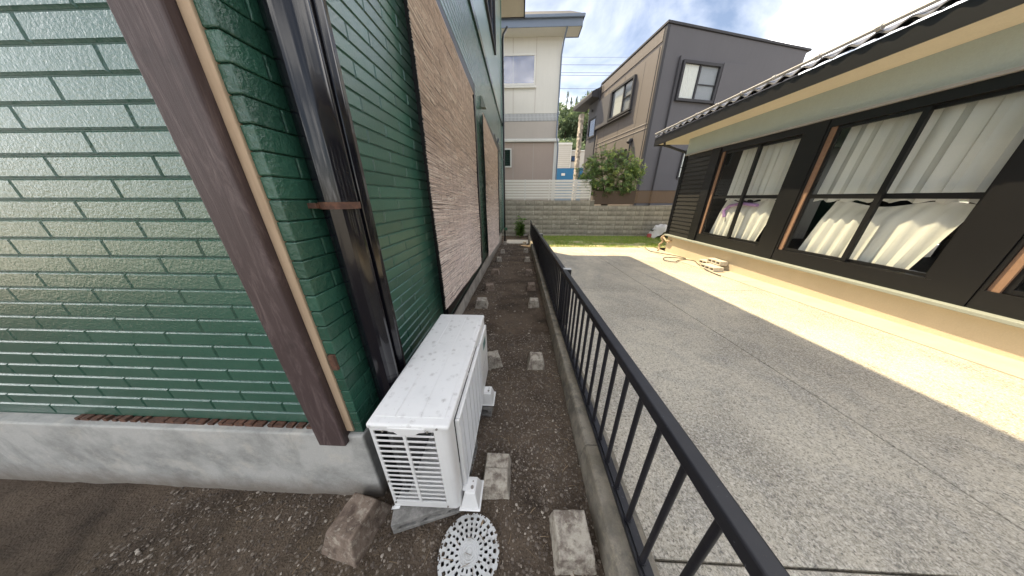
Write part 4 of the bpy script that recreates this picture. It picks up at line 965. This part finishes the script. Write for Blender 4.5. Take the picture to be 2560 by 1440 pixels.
# ------------------------------------------------------------------ far shop building
sh = thing('shop_building', 'distant cream boarded building with blue base between the two houses', 'building', (0, 32, 0.95))
q = MB(); q.box(2.5, 6.0, 0, 6, wz(4.97), wz(7.5)); q.build('wall', 'shop_cream', sh); q = MB(); q.box(6.01, 9, .3, 6, wz(4.97), wz(6.85)); q.build('wall', 'shop_cream', sh)
q = MB(); q.box(2.4, 6.12, -.08, 6, wz(7.51), wz(7.72)); q.box(6.13, 9, .2, 6, wz(6.86), wz(6.98)); q.build('roof', 'white_trim', sh)
q = MB(); q.box(2.5, 9, -.06, 6, 0, wz(4.96)); q.build('blue_base', 'shop_blue', sh)
q = MB(); q.box(6.0, 6.09, -.07, -.001, wz(4.97), wz(7.4)); q.build('corner_trim', 'white_trim', sh)
for i in range(11): q = MB(); q.box(2.5, 5.99, -.02, -.001, wz(5.05) + i * .22, wz(5.08) + i * .22); q.build('board', 'white_trim', sh)
window(sh, Matrix.Translation((0, .3, 0)), 6.15, 6.95, wz(5.75), wz(6.35), 'dark_trim', 'glass_sky', split=0, fw=.07, back='curtain')
q = MB(); q.box(5.05, 5.5, -.12, -.061, wz(4.13), wz(4.40)); q.build('vent_box', 'white_trim', sh)

# ------------------------------------------------------------------ right neighbour house
nh = thing('neighbour_house', 'single-storey house with black board siding and tiled eaves right of the driveway', 'house', (5.1, 0, 0))
YF = 8.08
q = MB(); q.box(0, 6, -6, YF - .02, -0.8, 0.30); q.build('plinth', 'plinth_beige', nh)
q = MB(); q.box(-.13, .3, -6, YF + .03, 0.300, 0.345); q.build('ledge', 'ledge_green', nh, bevel=.006)
q = MB(); q.box(.03, 6, 7.02, YF - .01, 0.346, 2.71); q.build('wall', 'black_board', nh)
i = 0; z = 0.36; p0 = None
while z < 2.66:
    q = MB(); q.prism([(-.012, 0), (.02, 0), (.02, .114), (.008, .114)], 7.08, YF, 'y')
    if p0 is None: p0 = q.build('board', 'black_board', nh, loc=(0, 0, z))
    else: dup(p0, nh, (0, 0, z))
    z += .117
q = MB(); q.box(-.05, .1, 6.80, 7.075, 0.347, 2.70); q.build('shutter_post', 'black_frame', nh, bevel=.005)
q = MB(); q.box(-.02, .3, YF + .001, YF + .05, 0.347, 2.70); q.build('corner_board', 'black_frame', nh)
q = MB(); q.box(-.035, 6, -6, YF + .06, 2.74, 3.15); q.build('upper_wall', 'blue_grey_wall', nh)
q = MB(); q.box(-.07, .02, -6, YF + .07, 2.705, 2.738); q.build('drip_edge', 'light_pipe', nh)
q = MB(); q.box(-.64, .02, -6, 8.92, 3.151, 3.17); q.box(.021, 6, 8.15, 8.92, 3.151, 3.17); q.build('soffit', 'soffit_cream', nh)
q = MB(); q.box(-.66, -.642, -6, 8.95, 3.11, 3.34); q.prism([(-.66, 3.11), (-.66, 3.34), (3.5, 5.0), (3.5, 4.8), (-.2, 3.11)], 8.925, 8.96, 'y'); q.build('fascia', 'black_frame', nh)
q = MB(); q.prism([(-.65, 3.345), (3.4, 4.95), (7.4, 3.345)], -6, 8.9, 'y'); q.build('roof', 'slate_roof', nh)
tb = MB(); n = 8
vs = []
for j in range(3):
    for i in range(n + 1):
        xx = [0, .30, .30][j]; yy = .265 * i / n; zz = .028 * math.sin(2 * math.pi * i / n) + .02 * (1 - xx / .3) * 0
        vs.append((xx, yy, zz + xx * .396))
for i in range(n + 1): yy = .265 * i / n; vs.append((-.004, yy, .028 * math.sin(2 * math.pi * i / n) - .022))
fs = [(i, i + 1, n + 2 + i, n + 1 + i) for i in range(n)] + [(3 * (n + 1) + i, 3 * (n + 1) + i + 1, i + 1, i) for i in range(n)]
tb.add(vs, fs); t0 = None
for r_ in range(4):
    for i in range(55):
        loc = (-.70 + r_ * .27, 8.65 - i * .265, 3.385 + r_ * .107 + .012 * (1 if True else 0)); 
        if t0 is None: t0 = tb.build('tile', 'roof_tile', nh, smooth=True, loc=loc)
        else: dup(t0, nh, loc, (rr(-.02, .02), rr(-.02, .02), 0))
q = MB(); q.tube([(-.70, -6, 3.455), (-.70, 8.93, 3.455)], .024, 8); rl_ = q.build('eave_bar', 'light_pipe', nh, smooth=True)
for i in range(18):
    q = MB(); yy = 8.3 - i * .62; q.tube([(-.70, yy, 3.455), (-.70, yy - .05, 3.455)], .036, 8); q.build('collar', 'light_pipe', rl_)
q = MB(); q.tube([(-.60, 8.45, 3.14), (-.58, 8.45, 3.04), (-.45, 8.40, 3.0), (-.02, 8.19, 2.80), (-.02, 8.16, 2.60), (-.02, 8.16, .3)], .035, 8); q.build('downpipe', 'black_frame', nh, smooth=True)
# sliding windows: two sashes per bay
for bay, (ya, yb) in enumerate(((4.95, 6.79), (2.8, 4.64), (0.65, 2.49), (-1.5, .34))):
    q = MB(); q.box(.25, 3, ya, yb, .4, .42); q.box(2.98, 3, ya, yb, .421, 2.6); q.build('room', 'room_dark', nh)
    q = MB(); q.box(-.02, .10, ya, yb, .347, .56); q.box(-.02, .10, ya, yb, 2.58, 2.70); q.box(-.02, .10, ya, ya + .05, .561, 2.579); q.box(-.02, .10, yb - .03, yb, .561, 2.579)
    fr = q.build('window_frame', 'black_frame', nh)
    q = MB(); q.box(.0, .09, yb - .10, yb - .031, .561, 2.579); q.build('jamb', 'jamb_wood', fr)
    ym = (ya + yb) / 2 - .05
    for (a, b, xo) in ((ym - .03, yb - .102, .02), (ya + .051, ym + .03, .06)):
        q = MB(); q.box(xo, xo + .035, a, a + .06, .565, 2.575); q.box(xo, xo + .035, b - .04, b, .565, 2.575); q.box(xo, xo + .035, a + .061, b - .041, .565, .61); q.box(xo, xo + .035, a + .061, b - .041, 2.53, 2.575); q.box(xo, xo + .035, a + .061, b - .041, 1.49, 1.56)
        sx = q.build('sash', 'black_frame', fr)
        q = MB(); q.box(xo + .014, xo + .019, a + .061, b - .041, .611, 2.529); q.build('pane', 'glass', sx)
    q = MB(); vs = []; n = 50; ca, cb = ya + .1, yb - (.42 if bay == 0 else .15)
    for i in range(n + 1):
        yy = ca + (cb - ca) * i / n; w0 = .022 * math.sin(i * 1.1) + .008 * math.sin(i * 2.7)
        vs += [(.19 + w0, yy + .05 * (i / n), 1.45 - .02 * math.sin(i * .9)), (.19 + w0 * .8, yy, 2.6)]
    q.add(vs, [(2 * i, 2 * i + 2, 2 * i + 3, 2 * i + 1) for i in range(n)]); q.build('curtain', 'curtain', fr, smooth=True)
    q = MB(); vs = []; n = 30
    for i in range(n + 1):
        t_ = i / n; yy0 = ya + .2 + (yb - ya - .55) * t_; w0 = .02 * math.sin(i * 1.6)
        vs += [(.16 + w0, yy0 + .12, .57), (.17 + w0, yy0 + .08 * math.sin(t_ * 3), 1.12 + .1 * math.sin(t_ * 3)), (.20, yy0 - .05, 1.42 + .04 * math.sin(t_ * 8))]
    q.add(vs, [(3 * i + k, 3 * i + 3 + k, 3 * i + 4 + k, 3 * i + 1 + k) for i in range(n) for k in (0, 1)]); lc = q.build('lower_curtain', 'curtain', fr, smooth=True)
    if bay == 0:
        q = MB(); q.tube([(.13, 6.25, 1.05), (.14, 6.32, 1.2), (.15, 6.2, 1.32), (.15, 5.9, 1.38), (.14, 5.5, 1.35)], .035, 8); q.build('purple_cloth', 'purple_cloth', fr, smooth=True)
for (a, b) in ((4.645, 4.945), (2.495, 2.795), (.345, .645)):
    q = MB(); q.box(-.03, .12, a, b, .347, 2.70); q.build('shutter_post', 'black_frame', nh)
q = MB(); q.box(.01, 6, -6, -1.51, .346, 2.70); q.build('wall', 'black_board', nh)

m = MB(); m.box(-0.62, 0.34, 9.62, 10.5, -0.02, 0.045)
o = m.build('paving_slab', 'pale_block', bevel=.006); o.location = (0, 0, gz(10) - .012); tag(o, 'pale sunlit concrete slab across the far end of the passage', 'paving slab')
# ------------------------------------------------------------------ yard things
hollow('concrete_block', 'pale hollow concrete block on the driveway edge, front one of three', (4.90, 5.36, gz(5.5) + .012), R(92), mat='pale_block', L_=.42, W_=.24, H_=.105, group='pale hollow blocks by the neighbour house')
hollow('concrete_block', 'pale hollow concrete block raised against the neighbour house foundation', (5.09, 5.52, gz(5.5) + .118), R(90), mat='pale_block', L_=.42, W_=.18, H_=.105, group='pale hollow blocks by the neighbour house')
hollow('concrete_block', 'lower pale hollow block carrying the raised one at the foundation', (5.095, 5.80, gz(5.5) + .012), R(90), mat='pale_block', L_=.42, W_=.17, H_=.104, group='pale hollow blocks by the neighbour house')
hp = [(4.75, 8.7), (4.62, 8.1), (4.72, 7.6), (4.92, 7.25), (5.0, 6.9), (4.93, 6.75), (4.75, 6.9), (4.5, 6.98), (4.3, 6.75), (4.22, 6.45), (4.36, 6.30), (4.62, 6.55), (4.9, 6.62), (5.0, 6.45), (4.86, 6.15), (4.72, 5.8), (4.62, 5.5), (4.55, 5.0)]
def smoothpts(pts, k=5):
    o_ = []
    for i in range(len(pts) - 1):
        p0_, p1_, p2_, p3_ = [Vector(pts[max(0, min(len(pts) - 1, j))]) for j in (i - 1, i, i + 1, i + 2)]
        for s in range(k):
            t_ = s / k; o_.append(0.5 * ((2 * p1_) + (-p0_ + p2_) * t_ + (2 * p0_ - 5 * p1_ + 4 * p2_ - p3_) * t_ ** 2 + (-p0_ + 3 * p1_ - 3 * p2_ + p3_) * t_ ** 3))
    o_.append(Vector(pts[-1])); return o_
q = MB(); q.tube(smoothpts([(x, y, gz(y) + (.03 if 4.62 < x else .015) + (.015 if 8 < i < 12 else 0)) for i, (x, y) in enumerate(hp)]), .011, 8)
tag(q.build('hose', 'hose_grey', smooth=True), 'thin dark hose looped on the sunlit driveway by the neighbour house', 'hose')
# crumpled pipe lagging at the corner of the neighbour house
q = MB(); q.tube(smoothpts([(5.04, 8.16, .30), (4.97, 8.2, .2), (5.03, 8.17, .08), (4.95, 8.2, -.05), (4.98, 8.18, -.15), (4.9, 8.12, -.24)]), .028, 8); q.tube([(5.0, 8.14, .22), (5.02, 7.95, .12), (5.06, 7.8, .16)], .03, 8)
tag(q.build('pipe_lagging', 'beige_board', smooth=True), 'torn beige pipe lagging at the far corner of the neighbour house', 'pipe')
# tub with plastic sheet
tu = thing('plastic_tub', 'dark grey-green tub beside the block wall near the neighbour house', 'tub', (7.2, 12.0, gz(12)))
n = 20; q = MB(); vs = []
for (r_, z) in ((.40, 0), (.48, .40), (.50, .42), (.47, .42), (.39, .03)):
    for i in range(n): a = 2 * math.pi * i / n; vs.append((r_ * math.cos(a) * 1.15, r_ * math.sin(a) * .7, z))
q.add(vs, [(k * n + i, k * n + (i + 1) % n, (k + 1) * n + (i + 1) % n, (k + 1) * n + i) for k in range(4) for i in range(n)] + [tuple(range(4 * n, 5 * n))]); q.build('tub_body', 'tub_grey', tu, smooth=True)
vs = []; fs = []; na, nb_ = 30, 24
for j in range(nb_ + 1):
    for i in range(na + 1):
        u_, v_ = i / na * 2 - 1, j / nb_ * 2 - 1; d = max(0, math.hypot(u_ * 1.0, v_) - .62)
        z = .60 + .10 * mn.noise(Vector((u_ * 2.5, v_ * 2.5, 0))) + .05 * mn.noise(Vector((u_ * 7, v_ * 7, 2))) - d * .75 - .1 * u_ * u_
        vs.append((u_ * .60 + .03 * mn.noise(Vector((u_ * 6, v_ * 6, 9))), v_ * .40, z))
for j in range(nb_):
    for i in range(na): k = j * (na + 1) + i; fs.append((k, k + 1, k + na + 2, k + na + 1))
q = MB(); q.add(vs, fs); o = q.build('plastic_sheet', 'plastic_sheet', smooth=True); o.location = (7.2, 11.95, gz(12)); tag(o, 'crumpled white plastic sheet draped over the tub', 'plastic sheet')
q = MB(); vs = []; n = 14
for (r_, z) in ((.06, 0), (.10, .03), (.11, .12), (.09, .2), (.05, .22)):
    for i in range(n): a = 2 * math.pi * i / n; vs.append((r_ * math.cos(a), r_ * math.sin(a), z))
q.add(vs, [(k * n + i, k * n + (i + 1) % n, (k + 1) * n + (i + 1) % n, (k + 1) * n + i) for k in range(4) for i in range(n)] + [tuple(range(n))[::-1], tuple(range(4 * n, 5 * n))])
o = q.build('toy_bucket', 'pink_plastic', smooth=True); o.location = (6.55, 11.85, gz(12)); tag(o, 'small red-pink bucket on the grass beside the tub', 'bucket')

# ------------------------------------------------------------------ foliage
def leaf(q, p, d, up, L_, W_, fold=0.25):
    d = d.normalized(); s = d.cross(up)
    if s.length < .05: s = d.cross(Vector((1, 0, .1)))
    s.normalize(); n = s.cross(d)
    a = p; b = p + d * L_ * .5 + s * W_ * .5 + n * W_ * fold; c = p + d * L_ - n * L_ * .12; e = p + d * L_ * .5 - s * W_ * .5 + n * W_ * fold; mid = p + d * L_ * .5
    q.add([a, b, c, mid, e], [(0, 3, 2, 1), (0, 4, 2, 3)])
def rv(): 
    while True:
        v = Vector((rr(-1, 1), rr(-1, 1), rr(-1, 1)))
        if .05 < v.length < 1: return v
bu = thing('bush', 'rounded broad-leaved evergreen bush leaning over the brown panel fence', 'bush', (4.45, 13.0, 0.95))
lobes = [((-1.05, -.1, 1.75), .62), ((-.5, -.2, 2.15), .62), ((.15, -.1, 2.25), .55), ((.85, -.1, 2.0), .62), ((1.15, -.2, 1.35), .52), ((.5, -.3, 1.35), .7), ((-.3, -.35, 1.4), .72), ((-1.1, -.3, 1.35), .45), ((1.3, -.1, 1.72), .35), ((-.1, -.3, 1.0), .5), ((.8, -.3, 0.95), .45), ((-.75, -.3, .98), .4)]
q = MB(); q2 = MB(); br = MB()
for (c_, r_) in lobes:
    cV = Vector(c_); br.tube([(0, 0, 0), Vector((c_[0] * .35, c_[1] * .3, c_[2] * .45)), cV], [.05, .03, .012], 6)
    nros = int(165 * r_)
    for _ in range(nros):
        v = rv().normalized(); k = (rr(.35, 1)) ** .4
        base = cV + Vector((v.x * r_ * k, v.y * r_ * k * .85, v.z * r_ * k)) * (1 + .18 * mn.noise(v * 2.5 + cV))
        ax = (v * .7 + Vector((0, 0, .65)) + rv() * .5).normalized()
        young = random.random() < (.34 if v.z > .15 else .10) and k > .75
        t_ = q2 if young else q
        tang = ax.cross(rv()).normalized()
        m_ = random.randint(7, 11)
        for i in range(m_):
            a = 2 * math.pi * i / m_ + rr(-.3, .3); d_ = Matrix.Rotation(a, 3, ax) @ tang
            leaf(t_, base + ax * rr(-.04, .02), d_ + ax * rr(.0, .9), ax, rr(.10, .17), rr(.03, .045))
        br.tube([cV + (base - cV) * .45, base], [.006, .003], 3, False)
for _ in range(70):
    c_, r_ = random.choice(lobes); v = rv().normalized(); v.z = abs(v.z) * .8 + .15; v.normalize(); b0_ = Vector(c_) + v * r_ * .8; ln = rr(.18, .42); tip = b0_ + (v + Vector((rr(-.3, .3), rr(-.2, .2), .3))).normalized() * ln
    br.tube([b0_, tip], [.006, .003], 3, False)
    for i in range(13):
        k = rr(.35, 1); d_ = rv().normalized() + v * .7; leaf(q2 if i > 7 else q, b0_.lerp(tip, k), d_, v, rr(.10, .18), rr(.03, .045))
o = q.build('foliage', 'bush_leaf', bu); o = q2.build('young_shoots', 'young_leaf', bu); o['kind'] = 'stuff'; br.build('branches', 'bark', bu)
wd_ = thing('weed', 'leafy green weed growing at the far end of the passage against the wall', 'plant', (-0.02, 11.75, gz(11.8)))
q = MB(); st = MB()
for s in range(9):
    tx, ty, h = rr(-.2, .2), rr(-.12, .12), rr(.6, 1.08); pts = [Vector((tx * k, ty * k, h * k)) for k in (0, .35, .7, 1)]; st.tube(pts, [.012, .01, .007, .004], 5)
    for i in range(34):
        k = rr(.12, 1); p = Vector((tx * k, ty * k, h * k)); a = rr(0, 6.28); d_ = Vector((math.cos(a), math.sin(a), rr(-.2, .4)))
        leaf(q, p + d_ * rr(0, .1), d_, Vector((0, 0, 1)), rr(.13, .24), rr(.09, .14))
q.build('leaves', 'weed_leaf', wd_); st.build('stems', 'bush_leaf', wd_)
# trees on the hill
def tree(x, y, zb, h, r_, label, seed, mat='hill_leaf', n=900, ls=.5):
    random.seed(seed); root = thing('tree', label, 'tree', (x, y, zb), 0, 'trees on the hillside')
    t_ = MB(); t_.tube([(0, 0, 0), (rr(-.2, .2), 0, h * .4), (rr(-.4, .4), 0, h * .8)], [.28, .2, .08], 8)
    q = MB()
    cl = [(Vector((rr(-.75, .75) * r_, rr(-.6, .6) * r_, h * rr(.35, .95))), r_ * rr(.28, .5)) for _ in range(16)]
    for c_, cr_ in cl:
        t_.tube([(0, 0, h * .3), c_], [.09, .03], 5)
        for _ in range(n // 16):
            v = rv().normalized(); p = c_ + Vector((v.x, v.y, v.z * .75)) * cr_ * rr(.7, 1.1)
            leaf(q, p, (v + rv() * .8), Vector((0, 0, 1)), ls * rr(.6, 1.3), ls * rr(.35, .6))
    q.build('crown', mat, root); t_.build('trunk', 'bark', root, smooth=True)
tl = ['broad leafy tree at the left edge of the hillside gap', 'rounded tree in the middle of the hillside gap', 'tree behind the stone pillar on the hillside', 'lower dark tree just above the cream shop roof', 'low tree beside the shop roof, right', 'tall back tree under the thin spires', 'back tree left half hidden by the white house', 'pale tree low in the gap behind the white house']
tp = [(6.6, 42, 5, 7.5, 3.0), (9.6, 41, 6, 7.8, 2.8), (12.5, 42, 6, 8, 3.2), (6.6, 38, 1.5, 6.5, 2.6), (9.4, 37.5, 1.5, 6.8, 2.7), (9.5, 47, 9, 7, 3.0), (4.0, 44, 6, 8, 3.2), (3.5, 39, 1.5, 7, 2.8)]
for i, (p_, lb) in enumerate(zip(tp, tl)): tree(p_[0], p_[1], p_[2] + .6, p_[3] + .4, p_[4], lb, 20 + i, n=4200, ls=.5)
gs = ['tallest spiky treetop on the skyline, left', 'second spiky treetop on the skyline', 'short spiky treetop in the middle of the skyline', 'spiky treetop leaning right on the skyline', 'spiky treetop next to the dark house roof']
for i, (x, z) in enumerate(((7.6, 18.0), (8.3, 17.1), (9.2, 17.2), (10.0, 17.0), (11.0, 18.0))):
    random.seed(80 + i); root = thing('conifer', gs[i], 'tree', (x, 48, z - 4.6), 0, 'spiky treetops on the skyline'); t_ = MB(); t_.tube([(0, 0, 0), (.1, 0, 4.6)], [.1, .02], 6); t_.build('trunk', 'bark', root)
    q = MB()
    for _ in range(240):
        k = random.random(); v = rv().normalized(); p = Vector((.1 * k, 0, 4.6 * k)) + Vector((v.x, v.y, 0)) * (.10 + .42 * (1 - k)) * rr(.3, 1)
        leaf(q, p, Vector((v.x * .5, v.y * .5, 1)), Vector((v.x, v.y, .1)), rr(.3, .6), .09)
    q.build('crown', 'spire_leaf', root)
random.seed(5)
# ------------------------------------------------------------------ power lines and their poles
for (x, lb) in ((-48, 'left'), (62, 'right')):
    po = thing('utility_pole', f'tall grey utility pole at the {lb} end of the power lines', 'utility pole', (x, 40, 0.9)); q = MB(); q.tube([(0, 0, 0), (0, 0, 19)], [.3, .18], 10); q.build('mast', 'hollow_block', po, smooth=True)
    q = MB(); q.box(-.06, .06, -.9, .9, 17.4, 17.52); q.box(-.06, .06, -.9, .9, 15.0, 15.12); q.build('crossarm', 'dark_trim', po)
wl = ['topmost power line across the sky gap', 'second power line from the top', 'upper of the paired power lines', 'lower of the paired power lines', 'lowest power line just above the trees']
for i, (za, lb) in enumerate(zip((18.95, 18.25, 17.5, 17.3, 15.9), wl)):
    q = MB(); pts = [(x, 40 + (i - 2) * .2, za + 0.0006 * (x - 8) ** 2 - 0.02 * (x - 8)) for x in range(-48, 63, 5)]
    q.tube(pts, .022 if i else .014, 4); tag(q.build('power_line', 'wire_black', smooth=True), lb, 'power line', 'power lines crossing between the houses')
